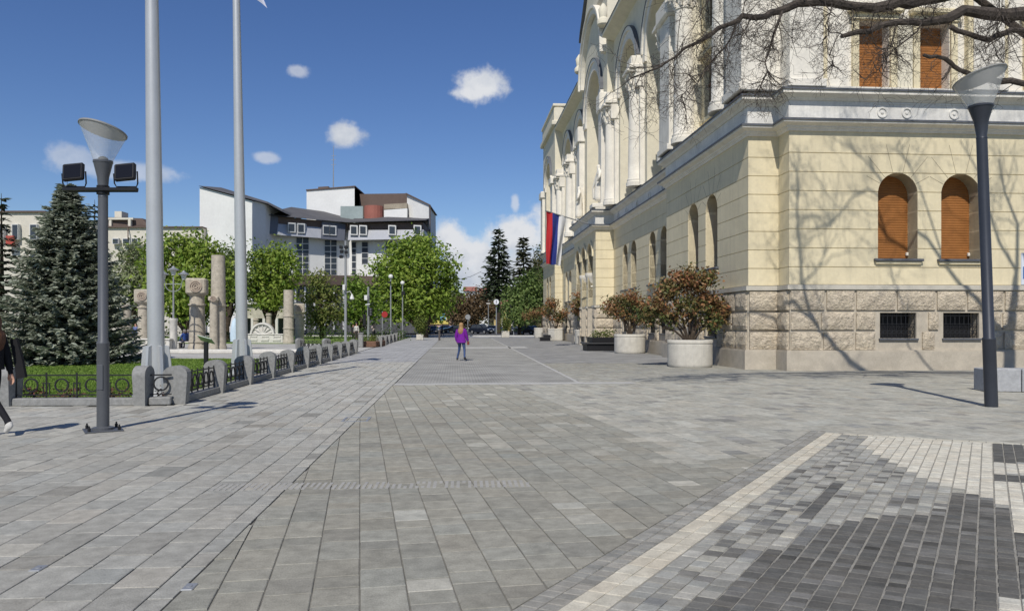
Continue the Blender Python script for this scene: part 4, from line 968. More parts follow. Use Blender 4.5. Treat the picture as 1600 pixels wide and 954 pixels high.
# ------------------------------------------------------------------ planters before the palace
def leaf_cloud(mb, lobes, n, size, rnd, tone=lambda p, r: r.random(), up=.35, shell=.55):
    """leaf-sized quads spread in ellipsoid lobes ((centre),(radii)); clumped"""
    vol = [l[1][0] * l[1][1] * l[1][2] for l in lobes]; tot = sum(vol)
    for (c, rad), v in zip(lobes, vol):
        k = max(6, int(n * v / tot)); ncl = max(3, k // 16)
        cl = []
        for _ in range(ncl):
            d = Vector((rnd.gauss(0, 1), rnd.gauss(0, 1), rnd.gauss(0, 1))).normalized(); q = (shell + (1 - shell) * rnd.random()) if rnd.random() < .8 else rnd.random()
            cl.append((Vector((c[0] + d.x * rad[0] * q, c[1] + d.y * rad[1] * q, c[2] + d.z * rad[2] * q)), d))
        for i in range(k):
            cc, d = cl[i % ncl]; sp = size * 2.6
            p = cc + Vector((rnd.gauss(0, sp), rnd.gauss(0, sp), rnd.gauss(0, sp * .7)))
            nrm_ = (d + Vector((rnd.gauss(0, .7), rnd.gauss(0, .7), rnd.gauss(up, .7)))).normalized()
            ct = (hash((i % ncl, ncl)) % 97) / 97 - .5
            a = nrm_.orthogonal().normalized(); ang = rnd.random() * 6.28; bb = nrm_.cross(a)
            u = a * math.cos(ang) + bb * math.sin(ang); w = nrm_.cross(u); s1 = size * rnd.uniform(.7, 1.35); s2 = s1 * rnd.uniform(.4, .65)
            mb.add([p - u * s1, p + w * s2 - nrm_ * s1 * .15, p + u * s1, p - w * s2 - nrm_ * s1 * .15], [(0, 1, 2, 3)], t=min(1, max(0, tone(p, rnd) + ct * .35)))
m_photi = mat('photinia_leaf', (.10, .13, .04), .5, .15, 3, col2=(.36, .16, .08), src='tone', transl=.25)
m_box = mat('boxwood_leaf', (.05, .085, .015), .6, .2, 3, col2=(.17, .20, .04), src='tone', transl=.25)
def planter(px, py, w_px, top, label, bush, seed, round_=True, leaf=900):
    c = G(px, py); Y = c.y + .6; c.y = Y; c.x = Xx(px, Y); r = w_px / 2400 * Y; h = Hh(top, Y - r)
    t = thing('planter', c, label, 'planter', 'planters along the palace'); rn = random.Random(seed)
    prof = [(r * .95, 0), (r * .985, .04), (r, .12), (r, h - .2), (r * 1.0, h - .17), (r * .985, h - .16), (r * .985, h - .13), (r * 1.015, h - .12), (r * 1.015, h - .03), (r * .99, h), (r * .86, h), (r * .85, h - .12)]
    T = rotated(c, rn.random()); b = MB(); b.lathe(prof, n=36 if round_ else 6, T=T); b.build('bowl', m_conc, t, smooth=round_)
    b = MB(); b.lathe([(r * .86, h - .1), (r * .4, h - .05), (.001, h - .04)], n=20, T=T); b.build('soil', m_soil, t)
    sh = MB(); bl = MB(); lobes = []
    for (dx, dz, rx, rz) in bush:
        q = (c.x + dx, c.y + rn.uniform(-.3, .3), dz); lobes.append((q, (rx, rx * .9, rz)))
        sh.tube([(c.x + dx * .08, c.y, h - .06), (c.x + dx * .35, c.y + rn.uniform(-.08, .08), h + (dz - h) * .4), q], [.05, .038, .012], 6)
        for k in range(5):
            e = Vector(q) + Vector((rn.gauss(0, rx * .5), rn.gauss(0, rx * .5), rn.gauss(0, rz * .5))); sh.tube([Vector((c.x + dx * .35, c.y, h + (dz - h) * .45)), e], [.02, .006], 4)
    leaf_cloud(bl, lobes, leaf, .078 if leaf > 2000 else .11, rn, tone=lambda p, r: min(1, max(0, .55 * r.random() + (.45 if r.random() < .28 else 0) + .22 * math.sin(p.z * 4 + p.x * 3) + .16 * (p.z - 2.6))), shell=.35)
    sh.build('stems', m_barkd, t); bl.build('foliage', m_photi, t, fix=False)
planter(1078, 574, 69, 531, 'largest and nearest round concrete planter with a spreading red-leaved shrub', [(-1.25, 2.25, .45, .5), (-.75, 2.95, .5, .5), (-.15, 3.35, .5, .45), (.5, 3.25, .45, .5), (.75, 2.45, .5, .5), (1.3, 2.1, .42, .4), (-.1, 2.35, .45, .4), (-1.5, 1.75, .3, .4), (-.6, 1.85, .35, .35), (.35, 1.75, .3, .25), (1.0, 1.75, .35, .3)], 5, leaf=5200)
planter(984, 552, 48, 522, 'second round concrete planter with a bushy red-leaved shrub', [(-.9, 2.6, .6, .5), (-.2, 2.9, .6, .5), (.4, 2.7, .55, .55), (.7, 2.0, .5, .45), (-.3, 2.2, .55, .4), (.2, 3.2, .4, .4)], 8, leaf=3300)
planter(915, 538, 34, 515, 'third planter with a leggy red-leaved shrub before the porch', [(-.6, 3.1, .55, .7), (-.5, 3.9, .4, .4), (.5, 2.5, .7, .6), (.0, 2.3, .5, .4), (.9, 2.6, .4, .4)], 11, leaf=1900)
planter(869, 532, 26, 513, 'fourth, angular planter with a red-leaved shrub by the far wing', [(-.5, 3.6, .7, .7), (-1, 2.8, .6, .6), (.6, 2.6, .7, .6), (.2, 2.2, .6, .4)], 13, False, 1700)
planter(845, 527.5, 21, 512, 'farthest planter with a red-leaved shrub at the end of the row', [(-.8, 3.0, .9, .7), (.4, 3.3, .8, .8), (-1.6, 2.6, .7, .6)], 17, leaf=1300)
def black_bench(px0, px1, py, yt, label, plants, seed):
    a = G(px0, py); Y = a.y; w = (px1 - px0) / 1200 * Y; c = Vector((Xx((px0 + px1) / 2, Y), Y + w * .45, 0)); h = Hh(yt, Y); t = thing('planter_bench', c, label, 'bench'); T = rotated(c, TH)
    b = MB(); b.cbox(-w / 2 + .15, w / 2 - .15, -w * .4, w * .4, 0, h * .5, .02, T); b.build('base', m_blk, t)
    b = MB(); b.cbox(-w / 2, w / 2, -w * .45, w * .45, h * .5, h * .62, .02, T); b.build('seat', mat('dark_steel', (.05, .05, .052), .4, .1, 3), t)
    b = MB(); b.cbox(-w / 2 + .5, w / 2 - .1, -w * .3, w * .4, h * .62, h, .02, T); b.build('box', m_blk, t)
    if plants:
        rn = random.Random(seed); b = MB(); leaf_cloud(b, [(T(x, 0, h + .2), (.4, .5, .28)) for x in (-.1, .3, .65)], 700, .05, rn); b.build('plants', m_box, t, fix=False)
black_bench(912, 964, 548, 527, 'black stepped planter bench with low green plants', True, 3)
black_bench(842, 862, 532.5, 523, 'farther black planter bench without visible plants', False, 4)
b = MB(); gbk = Vector((11.55, 18.6, 0)); T = rotated(gbk, R(-10)); t = thing('granite_bench', gbk, 'pale granite block bench behind the right lamp', 'bench')
for i in range(3): b = MB(); b.cbox(-.22 + i * .82, .58 + i * .82, -.32, .32, 0, .55, .02, T); b.build('granite_block', mat('pale_granite', (.36, .365, .37), .8, .15, 12, .3, 90), t)
b = MB(); bp_ = Vector((Xx(1613, 25.2), 25.2, 0)); t = thing('notice_board', bp_, 'blue and white notice board at the right edge of the view', 'sign')
b.tube([(bp_.x + .35, bp_.y, 0), (bp_.x + .35, bp_.y, 4.1)], .035, 8); b.build('post', m_steel, t)
b = MB(); b.cbox(-.38, .38, -.03, .0, 2.9, 3.95, .01, rotated(bp_)); b.build('board', mat('white_board', (.62, .66, .72), .5, .05, 2), t); b = MB(); b.cbox(-.33, .33, -.037, -.031, 3.1, 3.5, .002, rotated(bp_)); b.build('blue_field', mat('blue_print', (.08, .18, .42), .5, .1, 2), t)
# square planters at the end of the avenue, bollard
def cube_planter(px, pyb, w_px, hpx, label, seed):
    c = G(px, pyb); Y = c.y; w = w_px / 2400 * Y; h = hpx / 1200 * Y; t = thing('square_planter', c, label, 'planter', 'square planters at the end of the avenue'); T = rotated(c, TH)
    b = MB(); b.cbox(-w, w, 0, 2 * w, 0, h, .04, T); b.build('box', m_conc, t)
    b = MB(); leaf_cloud(b, [(T(0, w, h + .7), (w * 1.2, w * 1.2, .75)), (T(0, w, h + 1.2), (w * 1.1, w * 1.1, .6))], 1100, .1, random.Random(seed), shell=.5); b.build('clipped_bush', m_box, t, fix=False)
cube_planter(656, 531, 11, 9, 'square white planter with clipped bush left of the cobbled lane', 1)
cube_planter(790, 527, 12, 10, 'square white planter with clipped bush right of the cobbled lane', 2)
bl = G(686.5, 531.5); b = MB(); b.lathe([(.1, 0), (.1, .95), (.13, .97), (.13, 1.05), (.05, 1.12)], bl, 10); single(b, 'bollard', mat('brown_bollard', (.1, .085, .075), .6, .1, 4), bl, 'single dark bollard on the pavement near the left square planter', 'bollard')
# national flag on a slanting pole from the porch
a, e = Vector(P(926, 352, 56.5)), Vector(P(852, 329, 54.5)); t = thing('flag_staff', a, 'slanting staff fixed to the palace balcony, carrying the tricolour flag', 'flagpole')
b = MB(); b.tube([a, e], [.05, .04], 8); b.build('staff', m_steel, t)
fl = thing('tricolour_flag', e, 'red, blue and white flag hanging from the palace balcony staff', 'flag')
for k, (nm, col) in enumerate((('red_stripe', (.50, .03, .035)), ('blue_stripe', (.035, .055, .26)), ('white_stripe', (.72, .72, .72)))):
    b = MB(); nU, nV = 7, 26; v = []
    for j in range(nV + 1):
        d = j / nV
        for i in range(nU + 1):
            f = (k + i / nU) / 3; p = e + (a - e) * (.02 + .40 * f * (1 - .28 * d)); drop = 3.75 - .15 * f
            v.append((p.x + .02 * math.sin(d * 7 + f * 14), p.y + .22 * math.sin(f * 13 + d * 2.5) * (.3 + d), p.z - d * drop))
    b.add(v, [(j * (nU + 1) + i, j * (nU + 1) + i + 1, (j + 1) * (nU + 1) + i + 1, (j + 1) * (nU + 1) + i) for j in range(nV) for i in range(nU)])
    b.build(nm, mat(nm + '_cloth', col, .85, .05, 2, transl=.2), fl, smooth=True)
# ================================================================== trees
def add_branch(mb, p, d, L, r, depth, rnd, kids=4, droop=0.0, up=.0, seg=5, spread=.8, sides=5, minr=.004, wig=.18, tipf=.35):
    pts = [Vector(p)]; rad = [r]; dd = Vector(d).normalized()
    for i in range(seg):
        dd = (dd + Vector((rnd.gauss(0, wig), rnd.gauss(0, wig), rnd.gauss(0, wig) + up - droop))).normalized()
        pts.append(pts[-1] + dd * L / seg); rad.append(max(minr, r * (1 - (1 - tipf) * (i + 1) / seg)))
    mb.tube(pts, rad, sides if r > .02 else (4 if r > .009 else 3), cap=r > .03)
    if depth <= 0: return
    for k in range(kids):
        f = rnd.uniform(.25, 1.0); i = min(seg - 1, int(f * seg)); q = pts[i].lerp(pts[i + 1], f * seg - i)
        base = (pts[i + 1] - pts[i]).normalized(); o = base.orthogonal().normalized(); a = rnd.random() * 6.28
        side = o * math.cos(a) + base.cross(o) * math.sin(a)
        nd_ = (base * rnd.uniform(.35, 1) + side * spread * rnd.uniform(.6, 1.2)).normalized()
        add_branch(mb, q, nd_, L * rnd.uniform(.4, .7), max(minr, rad[i] * rnd.uniform(.4, .62)), depth - 1, rnd, kids, droop, up, seg, spread, sides, minr, wig, tipf)
def leaf_tree(px, pyb, Y, crown, label, seed, colA, colB, leaf=.2, n=5000, trunk=.22, splits=3, name='broadleaf_tree', group='trees in the park', shell=.45):
    """crown: list of (px, py, rx_px, ry_px) lobes measured on the tree"""
    rn = random.Random(seed); base = Vector((Xx(px, Y), Y, 0)); t = thing(name, base, label, 'tree', group)
    lobes = []
    for (x, y, rx, ry) in crown:
        c = P(x, y, Y); lobes.append(((c.x, Y + rn.uniform(-1, 1) * rx / 1200 * Y * .5, c.z), (rx / 1200 * Y, rx / 1200 * Y * .9, ry / 1200 * Y)))
    b = MB(); zc = min(l[0][2] for l in lobes)
    for k in range(splits):
        a = rn.random() * 6.28; off = trunk * .6; pts = [base + Vector((off * math.cos(a), off * math.sin(a), -.1))]
        for l in ([rn.choice(lobes)]):
            tgt = Vector(l[0]); m = base.lerp(tgt, .45) + Vector((rn.gauss(0, .3), rn.gauss(0, .3), 0)); pts += [base + Vector((off * 1.1 * math.cos(a), off * 1.1 * math.sin(a), zc * .35)), m, tgt]
        b.tube(pts, [trunk, trunk * .8, trunk * .55, trunk * .15], 7)
    for l in lobes:
        b.tube([base + Vector((0, 0, zc * .3)), base.lerp(Vector(l[0]), .5) + Vector((0, 0, zc * .1)), Vector(l[0])], [trunk * .8, trunk * .45, trunk * .08], 6)
        for k in range(4): add_branch(b, Vector(l[0]) - Vector((0, 0, l[1][2] * .5)), (rn.gauss(0, 1), rn.gauss(0, 1), .7), l[1][0] * 1.1, trunk * .16, 1, rn, 3, sides=4)
    b.build('trunk', m_barkd, t)
    b = MB(); leaf_cloud(b, lobes, n, leaf, rn, tone=lambda p, r: min(1, max(0, r.gauss(.5, .25))), shell=shell)
    b.build('crown', mat('leaf_' + str(seed), colA, .55, .12, .6, col2=colB, src='tone', transl=.35), t, fix=False)
gA, gB = (.105, .195, .018), (.36, .44, .085)
leaf_tree(290, 545, 70, [(250, 400, 26, 30), (285, 390, 34, 32), (325, 405, 30, 30), (270, 440, 36, 32), (310, 450, 40, 36), (290, 480, 40, 26), (345, 440, 26, 32), (238, 455, 22, 30)], 'bright green leafy tree behind the block-topped stone columns', 21, gA, gB, .21, 8500)
leaf_tree(203, 545, 74, [(205, 400, 26, 32), (222, 440, 24, 36), (195, 445, 24, 34), (215, 480, 24, 30), (235, 420, 16, 26)], 'pale green blossoming tree between blue spruce and nearer flagpole', 22, (.11, .16, .05), (.36, .38, .22), .19, 3800, shell=.3)
leaf_tree(357, 545, 82, [(352, 410, 16, 36), (366, 440, 20, 34), (350, 460, 20, 30), (372, 395, 12, 22)], 'airy light green tree just left of the farther flagpole', 23, (.09, .15, .035), (.26, .33, .12), .2, 2600, shell=.2)
leaf_tree(423, 523, 84, [(405, 410, 22, 28), (435, 402, 26, 26), (450, 425, 18, 30), (415, 440, 30, 28), (443, 455, 22, 20), (398, 450, 20, 26), (425, 470, 24, 14)], 'round green tree with a dark forked trunk behind the small posts', 24, gA, gB, .2, 6200, trunk=.34, splits=4)
leaf_tree(503, 524, 90, [(497, 440, 20, 26), (512, 460, 24, 26), (485, 470, 18, 24), (500, 495, 28, 22), (522, 490, 18, 22)], 'sparse reddish-green young tree in front of the hotel windows', 25, (.10, .16, .03), (.31, .31, .10), .2, 3000, shell=.2)
leaf_tree(560, 524, 92, [(556, 450, 20, 24), (570, 470, 22, 26), (548, 485, 18, 22), (566, 495, 24, 18), (585, 480, 14, 26)], 'slender fresh green tree behind the tall floodlight mast', 26, (.09, .18, .02), (.28, .39, .07), .2, 3200, shell=.3)
leaf_tree(660, 527, 96, [(630, 395, 26, 24), (655, 385, 26, 24), (605, 420, 28, 28), (640, 425, 40, 34), (682, 415, 28, 32), (694, 450, 24, 28), (610, 460, 30, 26), (655, 465, 44, 26), (690, 475, 22, 16), (630, 488, 34, 14), (672, 490, 28, 12), (700, 430, 14, 20)], 'large round chestnut tree with dense bright green crown at the street corner', 27, (.105, .195, .018), (.35, .44, .08), .26, 11500, trunk=.5, splits=3)
leaf_tree(735, 520, 175, [(712, 485, 20, 22), (740, 478, 26, 24), (765, 485, 22, 20), (725, 500, 24, 12), (752, 462, 14, 14)], 'reddish-brown budding tree beyond the street', 28, (.10, .07, .035), (.22, .15, .08), .34, 4200, group='trees beyond the street')
leaf_tree(812, 520, 119, [(800, 470, 16, 32), (822, 465, 20, 36), (842, 470, 14, 36), (812, 490, 28, 18), (835, 440, 14, 24)], 'drooping light green tree beside the far wing of the palace', 29, (.08, .14, .03), (.22, .29, .09), .25, 5200, group='trees beyond the street', shell=.3)
leaf_tree(848, 520, 170, [(845, 405, 16, 26), (850, 440, 20, 36), (838, 425, 12, 20)], 'brownish green tree behind the far corner of the palace', 30, (.06, .09, .03), (.19, .17, .08), .3, 2600, group='trees beyond the street')
def spruce(px, ytop, Y, w_px, zb, label, seed, colA, colB, tiers, per, leaf, group=None, droop=.25, gap=0.0, den=1.0):
    rn = random.Random(seed); base = Vector((Xx(px, Y), Y, 0)); H = Hh(ytop, Y); Rr = w_px / 2400 * Y; t = thing('spruce_tree', base, label, 'tree', group)
    b = MB(); b.tube([base, base + Vector((.03, 0, H * .5)), base + Vector((0, 0, H))], [H * .022, H * .012, .01], 8); nb = MB()
    for k in range(tiers):
        f = (k + rn.uniform(-.2, .2)) / tiers; f = max(0, f); z = zb + (H - zb) * f ** .92; L = Rr * (1 - f) ** .8 * rn.uniform(.82, 1.1) + .08
        n = max(4, int(per * (1 - f * .62)))
        for j in range(n):
            a = 6.28 * (j + rn.random() * .8) / n + k * 1.3; l = L * rn.uniform(.72, 1.12); d = Vector((math.cos(a), math.sin(a), 0)); sag = droop * l
            q = [base + Vector((0, 0, z)) + d * (l * s_) + Vector((0, 0, -sag * math.sin(s_ * 2.4) * s_ + .14 * l * s_ * s_)) for s_ in (0, .3, .6, .85, 1)]
            b.tube(q, [.012 * H * .25 * (1 - f) + .008] + [.01] * 3 + [.004], 3, cap=False)
            m = int(max(4, l / leaf * 2.6) * den); side = Vector((-d.y, d.x, 0))
            for i in range(m):
                s_ = .15 + .85 * (i + rn.random()) / m; g = s_ * 4; i0 = min(3, int(s_ / .25)); c = q[0].lerp(q[4], s_); c.z = base.z + z - sag * math.sin(s_ * 2.4) * s_ + .14 * l * s_ * s_
                sg = rn.choice((-1, 1)); tw = leaf * rn.uniform(1.0, 2.2) * (1.1 - .5 * s_ + .2)
                dirv = (d * rn.uniform(.3, 1) + side * sg * rn.uniform(.2, 1) + Vector((0, 0, rn.uniform(-.5, .25)))).normalized(); wv = dirv.cross(Vector((0, 0, 1))); wv = (wv.normalized() if wv.length > .01 else side)
                wv = (wv + Vector((0, 0, rn.uniform(-.9, .9)))).normalized(); e = c + dirv * tw; ww = wv * tw * .23
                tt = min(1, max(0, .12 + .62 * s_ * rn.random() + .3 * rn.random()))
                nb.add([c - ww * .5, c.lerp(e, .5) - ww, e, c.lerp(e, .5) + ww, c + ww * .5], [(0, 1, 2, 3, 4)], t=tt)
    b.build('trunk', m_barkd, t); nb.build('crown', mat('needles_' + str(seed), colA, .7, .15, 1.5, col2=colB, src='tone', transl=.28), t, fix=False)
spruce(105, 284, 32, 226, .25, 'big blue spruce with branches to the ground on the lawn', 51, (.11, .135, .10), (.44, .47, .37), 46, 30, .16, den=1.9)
spruce(2, 302, 40, 75, .8, 'narrow dark spruce at the left edge behind the blue spruce', 52, (.018, .03, .018), (.07, .085, .05), 22, 10, .2, gap=.3)
spruce(148, 312, 46, 70, .8, 'dark spruce tip showing right behind the blue spruce', 53, (.018, .03, .018), (.06, .08, .045), 22, 12, .2)
spruce(779, 354, 140, 62, 7, 'taller of two dark spruces beyond the street', 54, (.03, .045, .022), (.10, .125, .07), 22, 12, .6, 'dark spruces beyond the street', droop=.35)
spruce(818, 367, 146, 50, 7, 'shorter dark spruce right of the taller one beyond the street', 55, (.03, .04, .02), (.11, .11, .06), 20, 11, .6, 'dark spruces beyond the street', droop=.3)
# hedge and small plants
def hedge(x0, x1, yt, Y, label, seed):
    a, c = Xx(x0, Y), Xx(x1, Y); h = Hh(yt, Y); t = thing('hedge', ((a + c) / 2, Y, 0), label, 'hedge'); rn = random.Random(seed); b = MB()
    k = int((c - a) / 1.2); leaf_cloud(b, [((a + (i + .5) * (c - a) / k, Y, h * .5), (.9, .6, h * .52)) for i in range(k)], k * 210, .09, rn, shell=.6); b.build('foliage', mat('hedge_leaf', (.03, .065, .01), .7, .2, 1, col2=(.09, .14, .03), src='tone', transl=.2), t, fix=False)
hedge(476, 632, 512, 78, 'long clipped green hedge behind the stone garden', 60)
hedge(240, 365, 512, 76, 'dark clipped hedge seen between the stone columns', 61)
rn = random.Random(9)
for i, (px, w, lab) in enumerate(((60, 24, 'reddish low plants behind the ring fence near the left post'), (108, 20, 'reddish low plants behind the ring fence left of the lamp'), (182, 26, 'reddish low plants behind the ring fence right of the lamp'), (262, 12, 'pink flowering plant inside the fence corner'))):
    c = Vector((Xx(px, 15.75), 15.75, 0)); b = MB(); leaf_cloud(b, [((c.x + rn.uniform(-.25, .25) * w / 20, c.y + rn.uniform(-.1, .2), .16), (.18, .15, .16)) for _ in range(4)], 260, .03, rn)
    t = thing('bedding_plants', c, lab, 'plant', 'plants along the ring fence'); b.build('foliage', mat('bedding_leaf', (.05, .06, .02), .7, .2, 6, col2=(.22, .07, .06), src='tone'), t, fix=False)
b = MB(); leaf_cloud(b, [((bd.x - .1, bd.y + q, .5), (.5, .6, .18)) for q in (-1.5, -.6, .4, 1.4)], 500, .07, rn); b.build('greenery', m_box, fb, fix=False)
b = MB(); rn = random.Random(77)
for i in range(2600):
    f = rn.random(); Y = 16.0 + 27 * f; b.blob((FX(Y) - .35 + rn.gauss(0, .1), Y, .03), rn.uniform(.03, .07), 5, 3, t=rn.random()) if i < 500 else None
g = b.build('border_stones', mat('border_pebbles', (.2, .16, .12), .9, .2, 5, col2=(.36, .3, .24), src='tone'), fix=False); g['kind'] = 'stuff'; tag(g, 'earth and pebbles in the narrow border inside the long fence', 'pebbles')
# bare tree on the right: trunk outside the view, limbs reaching over the square
BT = Vector((16.2, 18.6, 0)); t = thing('bare_tree', BT, 'leafless old tree reaching its dark branches in from the top right', 'tree'); rn = random.Random(101)
b = MB(); b.tube([BT + Vector(q) for q in ((0, 0, -.1), (.02, 0, .4), (-.05, 0, 3), (-.1, .1, 6), (-.1, .1, 8.2), (0, .2, 10.5), (.3, .2, 13))], [.52, .42, .36, .33, .28, .2, .1], 10)
def limb(px_pts, Y0, Y1, r0, r1, twigs, start=None, tl=(.5, 1.3)):
    k = len(px_pts); pts = [P(x, y, Y0 + (Y1 - Y0) * i / (k - 1)) for i, (x, y) in enumerate(px_pts)]
    if start is not None: pts = [start] + pts
    k = len(pts); rad = [(r0 + (r1 - r0) * i / (k - 1)) * .78 * rn.uniform(.85, 1.18) for i in range(k)]
    sp = []; sr = []                                                 # finer, slightly crooked path
    for i in range(k - 1):
        for f in (0, .5):
            j = 0 if f == 0 else .03; sp.append(pts[i].lerp(pts[i + 1], f) + Vector((rn.gauss(0, j), rn.gauss(0, j), rn.gauss(0, j)))); sr.append(rad[i] + (rad[i + 1] - rad[i]) * f)
    sp.append(pts[-1]); sr.append(rad[-1]); b.tube(sp, sr, 8)
    for _ in range(twigs):
        f = rn.uniform(.12, 1) * (len(sp) - 1); i = min(len(sp) - 2, int(f)); q = sp[i].lerp(sp[i + 1], f - i); d = (sp[i + 1] - sp[i]).normalized()
        nd_ = d * rn.uniform(.1, .9) + Vector((rn.gauss(0, .6), rn.gauss(0, .5), rn.gauss(-.15, .7)))
        add_branch(b, q, nd_, rn.uniform(*tl), rn.uniform(.006, .013), 2, rn, 4, droop=.03, wig=.3, seg=5, spread=.9, minr=.003)
hub = BT + Vector((-.1, .1, 7.2))
limb([(1690, 60), (1600, 21), (1545, 22), (1505, 16), (1480, 30), (1440, 36), (1400, 35), (1370, 42), (1340, 50), (1315, 57)], 18, 17, .21, .06, 26, hub)
limb([(1700, 10), (1600, -22), (1500, -14), (1460, -2), (1420, 6), (1390, 9), (1345, 11), (1300, 4), (1260, 5), (1230, 13), (1205, 20), (1180, 28), (1160, 25), (1140, 38), (1110, 55), (1070, 75), (1045, 95), (1010, 113), (985, 122)], 18, 16.5, .2, .016, 130, BT + Vector((-.1, .1, 8)))
limb([(1650, 40), (1600, 48), (1570, 52), (1545, 63), (1510, 52), (1485, 42)], 17.6, 17.2, .10, .06, 8, hub)
limb([(1660, 120), (1600, 131), (1560, 128), (1525, 121), (1500, 110), (1485, 98), (1462, 88), (1443, 86)], 17.8, 17.4, .12, .045, 8, BT + Vector((-.1, 0, 5.6)))
limb([(1485, 104), (1478, 116), (1472, 124)], 17.4, 17.3, .04, .025, 0)
limb([(1223, 18), (1210, 50), (1202, 80), (1199, 112), (1190, 130), (1178, 152)], 16.7, 16.4, .035, .008, 40, tl=(.3, .8))
limb([(1150, 38), (1132, 75), (1105, 108), (1090, 130), (1060, 158)], 16.6, 16.6, .028, .006, 44, tl=(.3, .9))
limb([(1165, 26), (1163, 8), (1170, -30)], 16.6, 16.6, .02, .006, 6)
limb([(1400, 36), (1392, 70), (1380, 95), (1350, 128)], 17.1, 16.9, .022, .006, 22, tl=(.3, .9))
limb([(1300, 4), (1290, 40), (1293, 80), (1300, 110)], 16.9, 16.8, .016, .005, 22, tl=(.3, .9))
limb([(1440, 36), (1420, 60), (1385, 90), (1360, 120)], 17, 17, .025, .006, 18, tl=(.3, .9))
limb([(1060, 80), (1085, 40), (1100, 0), (1110, -40)], 16.5, 16.5, .012, .004, 14)
for px0, px1, z0 in ((1580, 1610, 8), (1530, 1560, 20)): limb([(1560, z0 - 30), (1565, z0 + 10), (px0, z0 + 60), (px1, z0 + 120)], 17, 17, .015, .005, 14)
br = b.build('limbs', m_bark, t, fix=False)
b = MB()                                                             # crown above the picture: its limbs throw the shadows seen on the palace wall
def wall_pt(px, py):                                                 # point of the palace front under a picture position
    k = (px - 800) / 1200; nv = Vector((-DV.x, -DV.y)); c_ = Vector((C0.x, C0.y)); Y = nv.dot(c_) / (nv.x * k + nv.y); return Vector((k * Y, Y, Hh(py, Y)))
TRK = lambda z: BT + Vector((-.1 + (z - 8) * .06, .1, z))
def shade_limb(pts, t0, t1, r0, r1, twigs, join=None):
    k = len(pts); q = [wall_pt(*p) - ldir * (t0 + (t1 - t0) * i / (k - 1)) for i, p in enumerate(pts)]
    if join is not None: m = TRK(join).lerp(q[0], .5) + Vector((0, 0, -.5 if join < 8 else .5)); q = [TRK(join), m] + q
    k = len(q); rad = [r0 + (r1 - r0) * i / (k - 1) for i in range(k)]; b.tube(q, rad, 7)
    for _ in range(twigs):
        f = rn.uniform(.35, 1) * (k - 1); i = min(k - 2, int(f)); p = q[i].lerp(q[i + 1], f - i); d = (q[i + 1] - q[i]).normalized()
        add_branch(b, p, d * .8 + Vector((rn.gauss(0, .6), rn.gauss(0, .4), rn.gauss(.5, .5))), rn.uniform(.9, 2.2), rn.uniform(.012, .024), 2, rn, 4, up=.04, wig=.2, seg=5, spread=.8, minr=.005)
shade_limb([(1326, 574), (1298, 540), (1271, 507), (1243, 480), (1215, 457), (1174, 441)], 13.2, 13.6, .10, .045, 6, 7.0)
shade_limb([(1271, 507), (1259, 475), (1252, 438), (1250, 392), (1245, 332), (1248, 286), (1240, 240)], 13.4, 14.2, .07, .015, 12)
shade_limb([(1252, 443), (1275, 424), (1289, 397), (1300, 350)], 13.6, 14, .035, .01, 7)
shade_limb([(1533, 484), (1506, 452), (1478, 415), (1450, 374), (1418, 351), (1395, 337), (1377, 309), (1358, 295), (1331, 309), (1303, 346), (1275, 360)], 13, 13.6, .09, .016, 16, 9.6)
shade_limb([(1589, 424), (1561, 378), (1543, 323), (1530, 270), (1500, 220)], 13, 13.6, .09, .02, 9, 10.2)
shade_limb([(1589, 420), (1590, 350), (1570, 300), (1560, 250)], 12.6, 13, .10, .03, 7, 11)
shade_limb([(1439, 572), (1418, 540), (1414, 498), (1395, 434), (1390, 400)], 13, 13.4, .045, .012, 7, 7.6)
shade_limb([(1395, 337), (1377, 281), (1349, 249), (1320, 225)], 13.5, 13.9, .05, .012, 10)
shade_limb([(1478, 415), (1440, 300), (1420, 255), (1400, 230)], 13.3, 13.8, .04, .012, 8)
b.build('upper_branches', m_bark, t, fix=False)
# ================================================================== people
def skinned(name, nodes, edges, mats, parent, matof, sub=2, root='pelvis'):
    """one continuous body grown round a skeleton; nodes: name -> (pos, (rx, ry)); matof(edge index) -> material slot"""
    names = list(nodes); ix = {n: i for i, n in enumerate(names)}; me = bpy.data.meshes.new(name)
    me.from_pydata([tuple(nodes[n][0]) for n in names], [(ix[a], ix[b_]) for a, b_ in edges], []); o = bpy.data.objects.new(name, me); COL.objects.link(o)
    o.modifiers.new('skin', 'SKIN').use_smooth_shade = True
    for n in names:
        sv = me.skin_vertices[0].data[ix[n]]; r = nodes[n][1]; sv.radius = r if hasattr(r, '__len__') else (r, r); sv.use_root = (n == root)
    s_ = o.modifiers.new('sub', 'SUBSURF'); s_.levels = sub; s_.render_levels = sub
    dg = bpy.context.evaluated_depsgraph_get(); ev = o.evaluated_get(dg); m2 = bpy.data.meshes.new_from_object(ev)
    o.modifiers.clear(); o.data = m2; bpy.data.meshes.remove(me)
    m2.materials.clear()
    for m in mats: m2.materials.append(m)
    P0 = np.array([tuple(nodes[a][0]) for a, b_ in edges]); P1 = np.array([tuple(nodes[b_][0]) for a, b_ in edges]); D = P1 - P0; DD = (D * D).sum(1) + 1e-9
    rr = np.array([min(nodes[a][1]) if hasattr(nodes[a][1], '__len__') else nodes[a][1] for a, b_ in edges])
    for p in m2.polygons:
        c = np.array(p.center); tt = np.clip(((c - P0) * D).sum(1) / DD, 0, 1); q = P0 + D * tt[:, None]; d = np.sqrt(((c - q) ** 2).sum(1)) - rr * .4; k = int(d.argmin())
        p.material_index = matof(k, float(tt[k]), c); p.use_smooth = True
    o.parent = parent; WL[o] = WL[parent].copy(); return o
